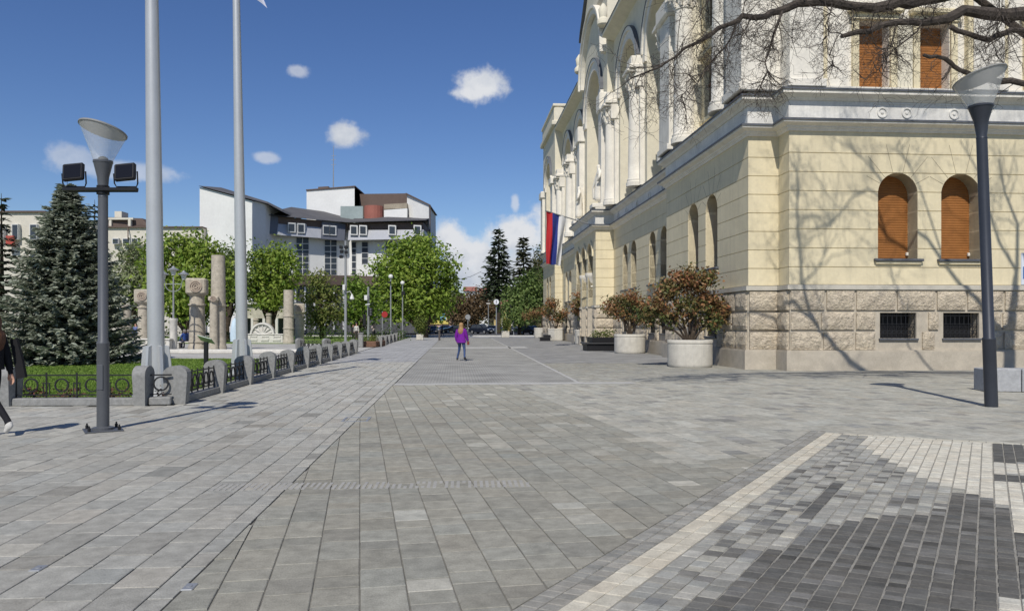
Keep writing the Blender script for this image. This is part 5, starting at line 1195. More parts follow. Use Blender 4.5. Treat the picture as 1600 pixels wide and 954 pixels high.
def person(base, rz, label, mats, pose, h=1.68, hair='long', detail=True, name='person', robe=False, cat='person', group=None, haircol=(.10, .05, .025)):
    """mats: skin, top, trousers, shoe, shirt"""
    t = thing(name, base, label, cat, group); k = h / 1.68
    c, s_ = math.cos(rz), math.sin(rz)
    def X(x, y, z): return Vector(((x * c - y * s_) * k, (x * s_ + y * c) * k, z * k))
    N = {}; E = []; lab = []
    def nd_(n, p, r): N[n] = (X(*p), tuple(q * k for q in (r if hasattr(r, '__len__') else (r, r))))
    def ed(a, b_, l): E.append((a, b_)); lab.append(l)
    nd_('pelvis', (0, 0, .95), (.155, .115)); nd_('waist', (0, .005, 1.10), (.125, .095)); nd_('chest', (0, .0, 1.27), (.15, .105)); nd_('upper', (0, -.01, 1.38), (.12, .085)); nd_('neck', (0, .0, 1.45), (.052, .052)); nd_('jaw', (0, .02, 1.51), (.062, .07)); nd_('brow', (0, .02, 1.585), (.075, .092)); nd_('crown', (0, .005, 1.645), (.05, .062))
    ed('pelvis', 'waist', 1); ed('waist', 'chest', 1); ed('chest', 'upper', 1); ed('upper', 'neck', 0); ed('neck', 'jaw', 0); ed('jaw', 'brow', 0); ed('brow', 'crown', 0)
    if detail: nd_('nose', (0, .115, 1.555), .014); ed('jaw', 'nose', 0)
    for sg, L in ((-1, 'L'), (1, 'R')):
        sh, el, wr = pose['arm' + L]; kn, an, toe = pose['leg' + L]
        nd_('sh' + L, (sg * .165, -.01, 1.365), .066); nd_('el' + L, el, .046); nd_('wr' + L, wr, .031)
        ed('upper', 'sh' + L, 1); ed('sh' + L, 'el' + L, 1); ed('el' + L, 'wr' + L, 1)
        dv = (Vector(wr) - Vector(el)).normalized(); pl_ = Vector(wr) + dv * .07; nd_('pa' + L, tuple(pl_), (.036, .022)); ed('wr' + L, 'pa' + L, 0)
        if detail:
            fw = Vector((0, 1, 0)); fw = (fw - dv * fw.dot(dv)).normalized(); inn = dv.cross(fw) * sg
            for q, (off, ln) in enumerate(((-.026, .058), (-.009, .072), (.009, .076), (.026, .068))):
                a = pl_ + dv * .02 + fw * off; m = a + dv * ln * .55 - inn * .006; e = m + dv * ln * .45 - inn * .02
                nd_('f%d%s' % (q, L), tuple(a), .0105); nd_('g%d%s' % (q, L), tuple(m), .009); nd_('h%d%s' % (q, L), tuple(e), .007); ed('pa' + L, 'f%d%s' % (q, L), 0); ed('f%d%s' % (q, L), 'g%d%s' % (q, L), 0); ed('g%d%s' % (q, L), 'h%d%s' % (q, L), 0)
            a = Vector(wr) + dv * .03 + fw * .035; nd_('t0' + L, tuple(a), .012); nd_('t1' + L, tuple(a + dv * .035 + fw * .016), .010); nd_('t2' + L, tuple(a + dv * .065 + fw * .014), .008); ed('wr' + L, 't0' + L, 0); ed('t0' + L, 't1' + L, 0); ed('t1' + L, 't2' + L, 0)
        else: nd_('fi' + L, tuple(pl_ + dv * .08), (.026, .015)); ed('pa' + L, 'fi' + L, 0)
        nd_('hip' + L, (sg * .085, 0, .88), .095); nd_('kn' + L, kn, .06); nd_('an' + L, an, .04); nd_('toe' + L, toe, (.042, .03)); hl = Vector(an) - (Vector(toe) - Vector(an)) * .25; hl.z = min(an[2], toe[2]) + .0; nd_('heel' + L, (hl.x, hl.y, an[2] - .045), .034)
        ed('pelvis', 'hip' + L, 2); ed('hip' + L, 'kn' + L, 2); ed('kn' + L, 'an' + L, 2); ed('an' + L, 'toe' + L, 3); ed('an' + L, 'heel' + L, 3)
    def mo(i, tt, cc):
        l = lab[i]; a, b_ = E[i]
        if a == 'pelvis' and b_ == 'waist': return 2 if cc[2] < .97 * k else 1
        if b_[:2] == 'an' and tt > .93: return 3
        if l == 1 and a == 'chest' and False: return 4
        return l
    body = skinned('body', N, E, mats[:4], t, mo, 2 if detail else 1)
    if hair:
        mh_ = mat('hair_%d%d' % (haircol[0] * 100, haircol[2] * 100), haircol, .5, .25, 25, .5, 60, stretch=(1, 1, .15)); b = MB(); g0 = WL[t]
        n = 16; rows = [(1.70, .01), (1.685, .055), (1.64, .092), (1.585, .102), (1.53, .10), (1.47, .10)] + ([(1.40, .12), (1.30, .125), (1.20, .10), (1.12, .05)] if hair == 'long' else [])
        v = []; F = []
        for zi, (z, r) in enumerate(rows):
            for i in range(n):
                a = math.pi * (.92 + 1.16 * i / (n - 1)) if zi > 2 else math.pi * (.6 + 1.8 * i / (n - 1))
                wv = 1 + .06 * math.sin(i * 2.3 + zi); ysh = -.02 - (.02 if zi > 5 else 0)
                p = X(r * math.cos(a) * wv * (1.0 if zi < 6 else 1.15), r * math.sin(a) * 1.12 * wv + ysh, z); v.append(p + g0)
        F = [(zi * n + i, zi * n + i + 1, (zi + 1) * n + i + 1, (zi + 1) * n + i) for zi in range(len(rows) - 1) for i in range(n - 1)]
        b.add(v, F); ho = b.build('hair', mh_, t, smooth=True); so = ho.modifiers.new('th', 'SOLIDIFY'); so.thickness = .02
    return t, X
def tagm(nm, col, r=.85): return mat(nm, col, r, .12, 8, .25, 60)
arm_dn = dict(armL=(0, (-.215, -.03, 1.10), (-.215, .05, .88)), armR=(0, (.215, -.02, 1.10), (.22, .06, .88)))
def arms(l, r): return dict(armL=(0, *l), armR=(0, *r))
walk = dict(armL=(0, (-.24, -.06, 1.10), (-.23, .0, .88)), armR=(0, (.24, .02, 1.10), (.25, .12, .90)),
            legL=((-.15, .10, .49), (-.24, .06, .085), (-.30, .18, .035)), legR=((.15, -.0, .50), (.25, -.2, .13), (.30, -.09, .04)))
stand = dict(arm_dn, legL=((-.09, .02, .48), (-.09, -.01, .08), (-.1, .14, .03)), legR=((.09, .02, .48), (.09, -.01, .08), (.1, .14, .03)))
# woman in purple walking away
pw = Vector((Xx(721, 34.2), 34.2, 0)); mj = tagm('purple_wool', (.16, .012, .26)); t, X = person(pw, R(-22), 'woman in a purple blazer and blue jeans walking away on the cobbles', [m_skin, mj, tagm('blue_denim', (.045, .075, .17)), tagm('dark_sneaker', (.03, .03, .035))], walk, 1.68, haircol=(.34, .20, .09))
b = MB(); g0 = WL[t]                                                 # blazer hanging loose over the hips
rows = [(1.42, .13, .085), (1.36, .19, .115), (1.25, .185, .13), (1.10, .175, .125), (.98, .20, .145), (.86, .225, .16), (.80, .23, .165)]; n = 18; v = []
for z, rx, ry in rows:
    for i in range(n): a = 2 * math.pi * i / n; v.append(X(rx * math.cos(a) * (1 + .03 * math.sin(5 * a + z * 9)), ry * math.sin(a) - .01, z) + g0)
b.add(v, [(j * n + i, j * n + (i + 1) % n, (j + 1) * n + (i + 1) % n, (j + 1) * n + i) for j in range(len(rows) - 1) for i in range(n)])
for sg, w in ((-1, walk['armL']), (1, walk['armR'])): b.tube([X(sg * .165, -.01, 1.37) + g0, X(*w[1]) + g0, X(*w[2]) + g0], [.085, .068, .058], 10)
b.build('blazer', mj, t, smooth=True)
b = MB(); b.cbox(-.05, .05, -.03, .03, -.10, .06, .015, lambda x, y, z: tuple(X(.27 + x, .13 + y, .80 + z) + g0)); b.build('handbag', tagm('red_leather', (.2, .05, .04)), t)
# woman cut by the left edge, walking out of the picture
wl_ = Vector((Xx(-15, 10.9), 10.9, 0)); mk_ = tagm('black_cotton', (.012, .012, .014)); pose = dict(armL=(0, (-.215, .03, 1.10), (-.2, .16, .9)), armR=(0, (.21, -.08, 1.10), (.20, -.14, .86)), legL=((-.09, .2, .52), (-.09, .26, .085), (-.1, .42, .035)), legR=((.09, .02, .5), (.09, -.22, .16), (.1, -.13, .045)))
t, X = person(wl_, R(88), 'woman in a black jacket and trousers stepping out of view at the left edge', [m_skin, mk_, tagm('black_trousers', (.014, .014, .018)), tagm('white_sneaker', (.62, .60, .56))], pose, 1.76, haircol=(.10, .045, .025))
b = MB(); g0 = WL[t]
rows = [(1.42, .12, .09), (1.36, .185, .12), (1.22, .18, .135), (1.05, .18, .14), (.92, .19, .155)]; v = []
for z, rx, ry in rows:
    for i in range(n): a = 2 * math.pi * i / n; v.append(X(rx * math.cos(a), ry * math.sin(a), z) + g0)
b.add(v, [(j * n + i, j * n + (i + 1) % n, (j + 1) * n + (i + 1) % n, (j + 1) * n + i) for j in range(len(rows) - 1) for i in range(n)])
b.tube([X(.165, -.01, 1.37) + g0, X(.21, -.08, 1.10) + g0, X(.201, -.132, .90) + g0], [.08, .06, .045], 10)
b.build('jacket', mk_, t, smooth=True)
b = MB(); b.prism([(-.06, 1.32), (.03, 1.34), (.11, 1.05), (.16, .80), (.03, .78), (.0, 1.0)], -.02, .03, lambda a, q, z: tuple(X(.23 + q, -.18 - a, z) + g0)); b.build('hanging_coat', mk_, t)
b = MB(); b.prism([(-.09, .99), (.09, .99), (.09, 1.13), (-.09, 1.13)], .13, .16, lambda a, q, z: tuple(X(.06 + q - .02, a, z) + g0)); b.build('shirt', tagm('pale_blue_cotton', (.42, .5, .78)), t)
# small figures far off
def small(px, pyf, Y, rz, label, top, tr, pose=stand, h=1.7, hair='short', hc=(.05, .03, .02)):
    m = lambda c: tagm('cloth_%02d%02d%02d' % tuple(int(x * 99) for x in c), c)
    person(Vector((Xx(px, Y), Y, 0)), rz, label, [m_skin, m(top), m(tr), m((.02, .02, .02))], pose, h, hair, False, haircol=hc, group='people in the distance')
ph = dict(stand, **arms(((-.22, .12, 1.2), (-.1, .2, 1.42)), ((.22, .12, 1.2), (.1, .2, 1.42))))
small(552, 527, 78, R(170), 'person in a dark top standing left of the one in white by the hedge', (.03, .03, .035), (.03, .03, .035), stand, 1.62)
small(557, 527, 76, R(190), 'person in a white top standing by the hedge', (.62, .58, .56), (.06, .05, .05), stand, 1.72)
small(584, 527, 76, R(200), 'person in a pale top raising both hands near the grey cabinet mast', (.45, .36, .34), (.02, .02, .025), ph, 1.72)
small(672, 523, 108, R(100), 'dark-clothed pedestrian beside the left square planter', (.015, .015, .02), (.015, .015, .02), stand, 1.72)
small(691, 523, 106, R(90), 'dark-clothed pedestrian crossing near the bollard', (.018, .018, .022), (.018, .018, .022), walk, 1.72)
sit = dict(arms(((-.22, .1, 1.08), (-.12, .3, .95)), ((.22, .1, 1.08), (.12, .3, .95))), legL=((-.1, .42, .88), (-.1, .44, .48), (-.1, .58, .43)), legR=((.1, .42, .88), (.1, .44, .48), (.1, .58, .43)))
def sitter(px, Y, rz, label, top):
    m = lambda c: tagm('cloth_%02d%02d%02d' % tuple(int(x * 99) for x in c), c)
    person(Vector((Xx(px, Y), Y, -.42)), rz, label, [m_skin, m(top), m((.05, .05, .08)), m((.02, .02, .02))], sit, 1.7, 'short', False, haircol=(.2, .18, .16), group='people in the distance')
sitter(288, 52.0, R(60), 'person in a blue jacket sitting behind the triple park lamp', (.03, .07, .25)); sitter(294, 52.4, R(70), 'second blue-clad sitter close to the block-topped column', (.05, .08, .2))
b = MB(); sb_ = Vector((Xx(291, 52.2), 52.2, 0)); b.cbox(-.7, .7, -.25, .25, .38, .46, .02, rotated(sb_)); [b.cbox(x - .06, x + .06, -.2, .2, 0, .38, .01, rotated(sb_)) for x in (-.5, .5)]; single(b, 'stone_bench', m_whst, sb_, 'stone seat under the two blue-clad sitters', 'bench')
small(212, 540, 58, R(180), 'person in a blue top standing beside the column behind the flagpole', (.12, .15, .3), (.03, .03, .04), stand, 1.7)
# statues on the porch
for s, lab, rz in ((27.9, 'nearer white draped statue on the porch cornice', R(90)), (36.7, 'farther white draped statue on the porch cornice', R(80))):
    x, y, _ = TR(s, .15, 0); t = thing('statue', (x, y, 9.95), lab, 'statue', 'statues on the porch')
    N = {k: (Vector(p) * 1.75, r if not hasattr(r, '__len__') else r) for k, (p, r) in {'pelvis': ((0, 0, .95), .28), 'hem': ((.03, 0, .12), (.42, .36)), 'mid': ((.05, .02, .5), .32), 'chest': ((-.02, 0, 1.28), .26), 'neck': ((0, 0, 1.46), .1), 'head': ((.02, .02, 1.6), .16), 'top': ((.02, .02, 1.68), .10), 'sl': ((-.2, 0, 1.36), .13), 'el': ((-.36, .05, 1.1), .1), 'wl': ((-.22, .12, .95), .08), 'sr': ((.2, 0, 1.36), .13), 'er': ((.34, .08, 1.12), .1), 'wr': ((.46, .16, .8), .08), 'tail': ((.48, .1, .3), .14)}.items()}
    rm = Matrix.Rotation(rz + TH, 3, 'Z'); N = {k: (rm @ p + Vector((0, 0, .25)), r) for k, (p, r) in N.items()}
    skinned('figure', N, [('pelvis', 'mid'), ('mid', 'hem'), ('pelvis', 'chest'), ('chest', 'neck'), ('neck', 'head'), ('head', 'top'), ('chest', 'sl'), ('sl', 'el'), ('el', 'wl'), ('chest', 'sr'), ('sr', 'er'), ('er', 'wr'), ('wr', 'tail')], [m_white], t, lambda *a: 0)
    b = MB(); b.cbox(-.6, .6, -.6, .6, 0, .32, .04, rotated((x, y, 9.95), TH)); b.build('plinth', m_white, t)
# ================================================================== far buildings
m_hw = mat('hotel_white', (.72, .72, .70), .85, .05, .3, stain=.08)
m_hroof = mat('hotel_roof', (.10, .098, .10), .7, .15, .5, .4, 4)
m_hbrown = mat('hotel_brown', (.13, .095, .08), .8, .1, .5)
m_hgrey = mat('hotel_grey_metal', (.44, .45, .48), .5, .06, .5, metal=.2)
m_hdark = mat('hotel_dark_metal', (.13, .14, .17), .5, .06, .5)
m_win = mat('window_glass', (.05, .06, .075), .12, .15, .4)
m_wfr = mat('window_frame', (.66, .66, .64), .6, .05, 2)
HT = thing('hotel', (Xx(490, 125), 125, 0), 'white modern hotel with dark sloping roofs and tall window strips behind the trees', 'building')
def hq(mb, pts, thick=.0, mi=0): mb.add([tuple(p) for p in pts], [tuple(range(len(pts)))], mi)
def solid(mb, front, dy, mi=0, dx=0.0):
    n = len(front); v = [tuple(p) for p in front] + [(p[0] + dx, p[1] + dy, p[2]) for p in front]
    mb.add(v, [tuple(range(n)), tuple(range(n, 2 * n))[::-1]] + [(i, (i + 1) % n, n + (i + 1) % n, n + i) for i in range(n)], mi)
b = MB(); solid(b, [P(312, 292, 118), P(394, 314, 114), P(394, 520, 114), P(312, 520, 118)], 22); solid(b, [P(394, 314, 114), P(415, 318, 118), P(415, 520, 118), P(394, 520, 114)], 20); b.build('side_block', m_hw, HT)
b = MB(); solid(b, [P(310, 290, 117.6), P(395, 312, 113.4), P(418, 318, 117.6), P(440, 330, 119), P(440, 326, 121), P(418, 315, 119), P(346, 293, 122)], 16); b.build('side_roof', m_hroof, HT)
# left wing front runs from A to B, right wing from B to C
A_, B_, C_ = (415, 121.0), (545, 131.0), (663, 126.0)
def W2(seg, f, zpy, out=0.0):                                         # point on a wing front: fraction f, height read at the wing's own distance
    (x0, Y0), (x1, Y1) = (A_, B_) if seg == 0 else (B_, C_)
    k = ((x0 + (x1 - x0) * f) - 800) / 1200; Xa, Xb = Xx(x0, Y0), Xx(x1, Y1); g = (k * Y0 - Xa) / ((Xb - Xa) - k * (Y1 - Y0))
    Y = Y0 + (Y1 - Y0) * g; return Vector((Xa + (Xb - Xa) * g, Y - out, Hh(zpy, Y)))
def band(mb, seg, f0, f1, y0a, y0b, y1a, y1b, out0=0.0, out1=0.0, mi=0, dep=.5):
    q = [W2(seg, f0, y0a, out0), W2(seg, f1, y0b, out0), W2(seg, f1, y1b, out1), W2(seg, f0, y1a, out1)]; solid(mb, q, dep, mi)
b = MB(); band(b, 0, 0, 1, 349, 359, 432, 432, dep=14); band(b, 1, 0, 1, 359, 358, 432, 436, dep=14); b.build('wall', m_hw, HT)
b = MB(); band(b, 0, 0, 1, 338, 350, 350, 360, 1.2, 1.2, dep=10); band(b, 1, 0, 1, 350, 349, 360, 359, 1.2, 1.2, dep=10); b.build('attic_band', m_hbrown, HT)
b = MB(); band(b, 0, .18, .70, 351, 357, 369, 374, 1.25, 2.0); b.build('mansard_panel', m_hgrey, HT)
b = MB(); band(b, 1, .02, 1, 361, 360, 377, 375, 1.25, 2.0); b.build('mansard_panel', m_hgrey, HT)
b = MB(); band(b, 0, .70, .98, 345, 351, 375, 378, 1.3, 2.05); b.build('mansard_panel', m_hdark, HT)
b = MB(); band(b, 0, .02, .18, 330, 340, 366, 369, 1.3, 2.0); b.build('mansard_panel', m_hdark, HT)
b = MB()
for seg, f0, f1, ya, yb, y2a, y2b in ((0, 0, 1.0, 338, 350, 318, 332), (1, 0, 1.03, 350, 347, 332, 333)):
    q = [W2(seg, f0, ya, 2.4), W2(seg, f1, yb, 2.4), W2(seg, f1 * .94, y2b - 12, -14), W2(seg, f0, y2a - 16, -14)]; solid(b, q, .5)
b.build('main_roof', m_hroof, HT)
for seg, f in ((0, .36), (0, .47), (0, .77), (0, .84), (1, .10), (1, .22), (1, .60), (1, .93)):
    w = .045 if seg == 0 else .05; yt = 347 + (9 * f if seg == 0 else 7); b = MB(); band(b, seg, f - w, f + w, yt, yt + .6, yt + 15, yt + 15.5, 2.15, 2.15, dep=1.4); dm = b.build('dormer_window', m_wfr, HT)
    b = MB(); band(b, seg, f - w * .72, f + w * .72, yt + 2, yt + 2.5, yt + 13, yt + 13.5, 2.22, 2.22, dep=.05); b.build('pane', m_win, dm)
def strip(seg, f0, f1, y0, y1, cols, rows):
    b = MB(); band(b, seg, f0, f1, y0, y0, y1, y1, .12, .12, dep=.2); fr = b.build('window_strip', m_wfr, HT); cw = (f1 - f0) / cols; rh = (y1 - y0) / rows
    for i in range(cols):
        for j in range(rows): b = MB(); fa = f0 + cw * (i + .07); fb_ = f0 + cw * (i + .93); ya = y0 + rh * (j + .05); yb = y0 + rh * (j + .92); band(b, seg, fa, fb_, ya, ya, yb, yb, .16, .16, dep=.05); b.build('pane', m_win, fr)
strip(0, .37, .525, 371, 430, 2, 6); strip(0, .71, .86, 375, 430, 2, 6); strip(1, .04, .10, 378, 430, 1, 5); strip(1, .17, .26, 378, 412, 1, 4); strip(1, .48, .58, 377, 400, 1, 2); strip(1, .75, .84, 377, 400, 1, 2)
b = MB(); band(b, 0, -.02, 1, 431, 431, 446, 446, 1.6, 1.6, dep=12); band(b, 1, 0, 1, 431, 434, 447, 447, 1.6, 1.6, dep=12); b.build('canopy_band', m_hbrown, HT)
b = MB(); band(b, 0, -.02, 1, 446, 446, 520, 520, .5, .5, dep=10); band(b, 1, 0, 1, 446, 446, 520, 520, .5, .5, dep=10); b.build('podium', mat('podium_dark', (.10, .10, .105), .4, .2, .4), HT)
for k in range(9): b = MB(); f = .02 + k * .115; band(b, 0, f, f + .02, 448, 448, 515, 515, .9, .9, dep=.35); b.build('podium_pillar', m_hw, HT)
b = MB(); solid(b, [P(479, 297, 140), P(554, 291, 138), P(554, 345, 138), P(479, 345, 140)], 12); solid(b, [P(554, 291, 138), P(562, 296, 143), P(562, 345, 143), P(554, 345, 138)], 8); tb_ = b.build('roof_block', m_hw, HT)
b = MB(); solid(b, [P(478, 296, 139.8), P(555, 290, 137.7), P(555, 291.6, 137.7), P(478, 297.6, 139.8)], 12.4); solid(b, [P(497, 292, 141), P(513, 291, 141), P(513, 296, 141), P(497, 297, 141)], 5); b.build('roof_trim', m_hbrown, tb_)
b = MB(); solid(b, [P(562, 303, 141), P(636, 302, 139), P(636, 352, 139), P(562, 352, 141)], 9); b.build('roof_house', m_hbrown, HT)
b = MB(); solid(b, [P(636, 302, 138), P(670, 320, 134), P(672, 500, 134), P(636, 500, 138)], 12); tw = b.build('tower', m_hw, HT)
b = MB(); solid(b, [P(634, 301, 137.6), P(672, 319.5, 133.4), P(672, 321.5, 133.4), P(634, 303, 137.6)], 12.6); b.build('tower_trim', m_hbrown, tw)
b = MB(); b.lathe([(1.7, -2), (1.7, 1.2)], P(584, 333, 137), 18); b.build('red_drum', mat('red_drum', (.32, .12, .09), .7, .1, .6), HT)
b = MB(); solid(b, [P(532, 322, 136), P(567, 322, 136), P(567, 348, 136), P(532, 348, 136)], .2); b.build('glass_railing', mat('green_glass', (.30, .35, .34), .2, .1, .4), HT)
b = MB(); solid(b, [P(600, 319, 138), P(636, 317, 136.5), P(636, 325, 136.5), P(600, 327, 138)], 1.5); b.build('rough_band', mat('rough_band', (.3, .26, .2), .9, .2, .6), HT)
b = MB(); solid(b, [P(600, 328, 136.4), P(636, 325.5, 136.2), P(636, 350, 136.2), P(600, 350, 136.4)], 1); b.build('white_band', m_hw, HT)
b = MB(); b.tube([P(521, 292, 140), P(521, 228, 140)], [.12, .04], 5)
for yy in (244, 250, 258): b.tube([P(517, yy, 140), P(525, yy - 1, 140)], .04, 4)
b.build('antenna', m_steel, HT); b = MB(); b.tube([P(672, 320, 133.3), P(671, 480, 133.3)], .1, 5); b.build('drain_pipe', m_hbrown, HT)
# cream building on the left
m_cr = mat('cream_render', (.62, .585, .50), .9, .05, .3, stain=.08)
CR = thing('long_cream_building', (Xx(150, 112), 112, 0), 'long flat-roofed cream building behind the blue spruce', 'building')
b = MB(); solid(b, [P(-120, 331, 108), P(70, 331, 110), P(70, 530, 110), P(-120, 530, 108)], 15); solid(b, [P(70, 345, 111), P(150, 345, 112), P(150, 530, 112), P(70, 530, 111)], 12); solid(b, [P(150, 355, 113), P(316, 355, 116), P(316, 530, 116), P(150, 530, 113)], 10); b.build('wall', m_cr, CR)
b = MB(); solid(b, [P(-120, 329, 107.7), P(71, 329, 109.7), P(71, 331.5, 109.7), P(-120, 331.5, 107.7)], 15.5); solid(b, [P(150, 353, 112.7), P(316, 353.5, 115.7), P(316, 355.4, 115.7), P(150, 355.4, 112.7)], 10.5); b.build('roof_edge', m_hbrown, CR)
for px, py, w, h, Y in ((46, 350, 11, 24, 109.2), (18, 350, 10, 24, 108.9), (-5, 350, 10, 24, 108.6), (46, 395, 11, 22, 109.2), (175, 372, 10, 9, 112.9), (191, 372, 12, 9, 113.2), (205, 372, 10, 9, 113.5), (260, 372, 10, 9, 114.6), (285, 372, 10, 9, 115)):
    b = MB(); solid(b, [P(px, py, Y), P(px + w, py, Y), P(px + w, py + h, Y), P(px, py + h, Y)], .6); w_ = b.build('window', m_wfr, CR); b = MB(); solid(b, [P(px + 1, py + 1, Y - .05), P(px + w - 1, py + 1, Y - .05), P(px + w - 1, py + h - 1, Y - .05), P(px + 1, py + h - 1, Y - .05)], .06); b.build('pane', m_win, w_)
b = MB(); solid(b, [P(9, 368, 108.4), P(21, 368, 108.4), P(21, 384, 108.4), P(9, 384, 108.4)], .3); b.build('red_panel', mat('red_panel', (.42, .08, .06), .6, .1, 1), CR)
b = MB(); solid(b, [P(166, 339, 114), P(222, 341, 115), P(232, 353, 115), P(166, 353, 114)], 6); pv = b.build('roof_pavilion', m_hbrown, CR)
b = MB()
for px in (170, 200): solid(b, [P(px, 342, 113.8), P(px + 4, 342, 113.8), P(px + 4, 353, 113.8), P(px, 353, 113.8)], .5)
solid(b, [P(166, 340, 113.7), P(208, 340, 114), P(208, 343, 114), P(166, 343, 113.7)], .5); solid(b, [P(179, 330, 115), P(190, 330, 115), P(190, 340, 115), P(179, 340, 115)], 2); b.build('pavilion_frame', m_cr, pv)
b = MB(); b.tube([P(200, 353, 113.8), P(200, 374, 113.0)], .08, 5); b.build('rain_pipe', m_hbrown, CR)
# low pale terrace building below the trees (between the flagpole and the hotel)
TB = thing('terrace_building', (Xx(420, 105), 105, 0), 'low pale terrace building with carved frieze behind the small stone posts', 'building')
b = MB(); solid(b, [P(370, 474, 100), P(450, 474, 102), P(450, 497, 102), P(370, 497, 100)], 6); b.build('frieze_wall', mat('pale_frieze', (.50, .47, .38), .9, .25, 1.2, .6, 3), TB)
b = MB(); solid(b, [P(368, 471, 99.6), P(452, 471, 101.6), P(452, 475, 101.6), P(368, 475, 99.6)], 7); b.build('ledge', m_whst, TB)
b = MB(); solid(b, [P(370, 497, 103), P(450, 497, 105), P(450, 525, 105), P(370, 525, 103)], 4); b.build('glass_front', m_win, TB)
for px in (374, 392, 410, 430, 446): b = MB(); solid(b, [P(px, 497, 100.5), P(px + 4, 497, 100.5), P(px + 4, 524, 100.5), P(px, 524, 100.5)], .4); b.build('pillar', m_whst, TB)
# mural house, yellow house, hillside
MH = thing('mural_house', (Xx(690, 190), 190, 0), 'small house with a yellow and blue painted wall beyond the chestnut tree', 'building')
b = MB(); solid(b, [P(655, 484, 190), P(705, 484, 190), P(705, 521, 190), P(655, 521, 190)], 8); b.build('wall', mat('pinkish_render', (.55, .38, .33), .9, .1, .4), MH)
for x0, x1, y0, y1, c in ((676, 686, 485, 496, (.72, .62, .22)), (686, 697, 485, 500, (.16, .45, .66)), (697, 703, 488, 502, (.70, .60, .3)), (662, 676, 492, 500, (.6, .5, .46)), (668, 702, 500, 506, (.70, .58, .16))):
    b = MB(); solid(b, [P(x0, y0, 189.7), P(x1, y0, 189.7), P(x1, y1, 189.7), P(x0, y1, 189.7)], .2); b.build('painted_field', mat('paint_%d' % int(x0), c, .8, .2, .7), MH)
YH = thing('yellow_house', (Xx(786, 200), 200, 0), 'yellow house with white pilasters seen past the street signs', 'building')
b = MB(); solid(b, [P(772, 478, 200), P(812, 474, 196), P(812, 521, 196), P(772, 521, 200)], 10); b.build('wall', mat('house_yellow', (.60, .46, .2), .9, .08, .4), YH)
for px in (775, 783, 791, 799): b = MB(); solid(b, [P(px, 484, 197), P(px + 2.5, 484, 197), P(px + 2.5, 519, 197), P(px, 519, 197)], .4); b.build('pilaster', m_whst, YH)
b = MB(); solid(b, [P(770, 478, 199.5), P(814, 472, 195.5), P(808, 466, 199), P(776, 472, 203)], 8); b.build('roof', mat('tile_red', (.25, .10, .07), .9, .2, 1), YH)
hb = MB(); rr = random.Random(5); nX = 60; v = []
for j, (Y, hh) in enumerate(((420, 0), (520, 10), (700, 24), (900, 34))):
    for i in range(nX + 1): x = -900 + 1800 * i / nX; v.append((x, Y, (hh * (1 + .22 * math.sin(x * .011 + j) + .1 * math.sin(x * .05)) if j else -1)))
hb.add(v, [(j * (nX + 1) + i, j * (nX + 1) + i + 1, (j + 1) * (nX + 1) + i + 1, (j + 1) * (nX + 1) + i) for j in range(3) for i in range(nX)])
struct(hb, 'hills', mat('wooded_hill', (.05, .07, .03), .95, .35, .03, col2=(.10, .085, .05)))
fb2 = MB(); leaf_cloud(fb2, [((rr.uniform(-330, 150), rr.uniform(215, 320), rr.uniform(3, 7)), (9, 6, rr.uniform(4, 7))) for _ in range(90)], 16000, 1.0, rr, shell=.5)
wd = fb2.build('distant_wood', mat('wood_leaf', (.045, .06, .022), .8, .25, .05, col2=(.16, .15, .07), src='tone', transl=.2), fix=False); wd['kind'] = 'stuff'; tag(wd, 'brownish green mass of town trees beyond the street', 'trees')
for px, py, w, lab in ((735, 455, 18, 'red-roofed house high on the far hillside'), (757, 457, 14, 'pale house right of the red-roofed one on the hillside')):
    Y = 330; c = Vector((Xx(px, Y), Y, 0)); hw = w / 2400 * Y; h = Hh(py, Y); t = thing('hillside_house', c, lab, 'house', 'houses on the far hillside'); T = rotated(c)
    b = MB(); b.box(-hw, hw, -3, 3, 0, h, T); b.build('wall', m_hw, t); b = MB(); b.prism([(-3.6, h), (3.6, h), (0, h + 2.0)], -hw - .5, hw + .5, lambda a, q, z: T(q, a, z)); b.build('roof', mat('hill_roof', (.30, .13, .10), .9, .15, .5), t)
    for k in (-.5, .1, .6): b = MB(); b.box(hw * k - .5, hw * k + .5, -3.06, -3.0, h - 2.2, h - .9, T); b.build('window', m_win, t)
# ================================================================== masts, signs, lights
def mast(px, pyt, pyb, Y, r, label, cat, name):
    base = Vector((Xx(px, Y), Y, 0)); t = thing(name, base, label, cat); b = MB(); b.tube([base, base + Vector((0, 0, Hh(pyt, Y)))], [r, r * .75], 8); b.build('mast', m_steel, t); return t, base
def box_at(t, nm, px, py, w, h, Y, d, m):
    b = MB(); c = P(px, py, Y); w_, h_ = w / 2400 * Y, h / 2400 * Y; b.cbox(-w_, w_, -d, d, -h_, h_, min(.03, w_ * .3), rotated(c)); return b.build(nm, m, t)
t, base = mast(540, 376, 528, 64, .12, 'tall floodlight mast with a cluster of lamps, left of the chestnut tree', 'floodlight', 'floodlight_mast')
for px, py in ((533, 386), (534, 393), (533, 401), (541, 386), (541, 394)): box_at(t, 'floodlight', px, py, 5, 4.5, 63.8, .14, m_blk)
for yy in (390, 401): b = MB(); b.tube([P(531, yy, 64), P(543, yy - 2, 64)], .03, 5); b.build('arm', m_steel, t)
box_at(t, 'camera_box', 537.5, 449, 4, 9, 63.7, .12, m_wfr); b = MB(); b.tube([P(540, 457, 64), P(547, 455, 64), P(550, 460, 64)], .03, 5); b.lathe([(.05, .2), (.2, -.2), (.16, -.25)], P(550, 463, 64), 10); b.build('hanging_lamp', m_wfr, t)
t, base = mast(575.5, 448, 525, 74, .13, 'grey signal mast with white cabinets and traffic light beside the hedge', 'traffic light', 'signal_mast')
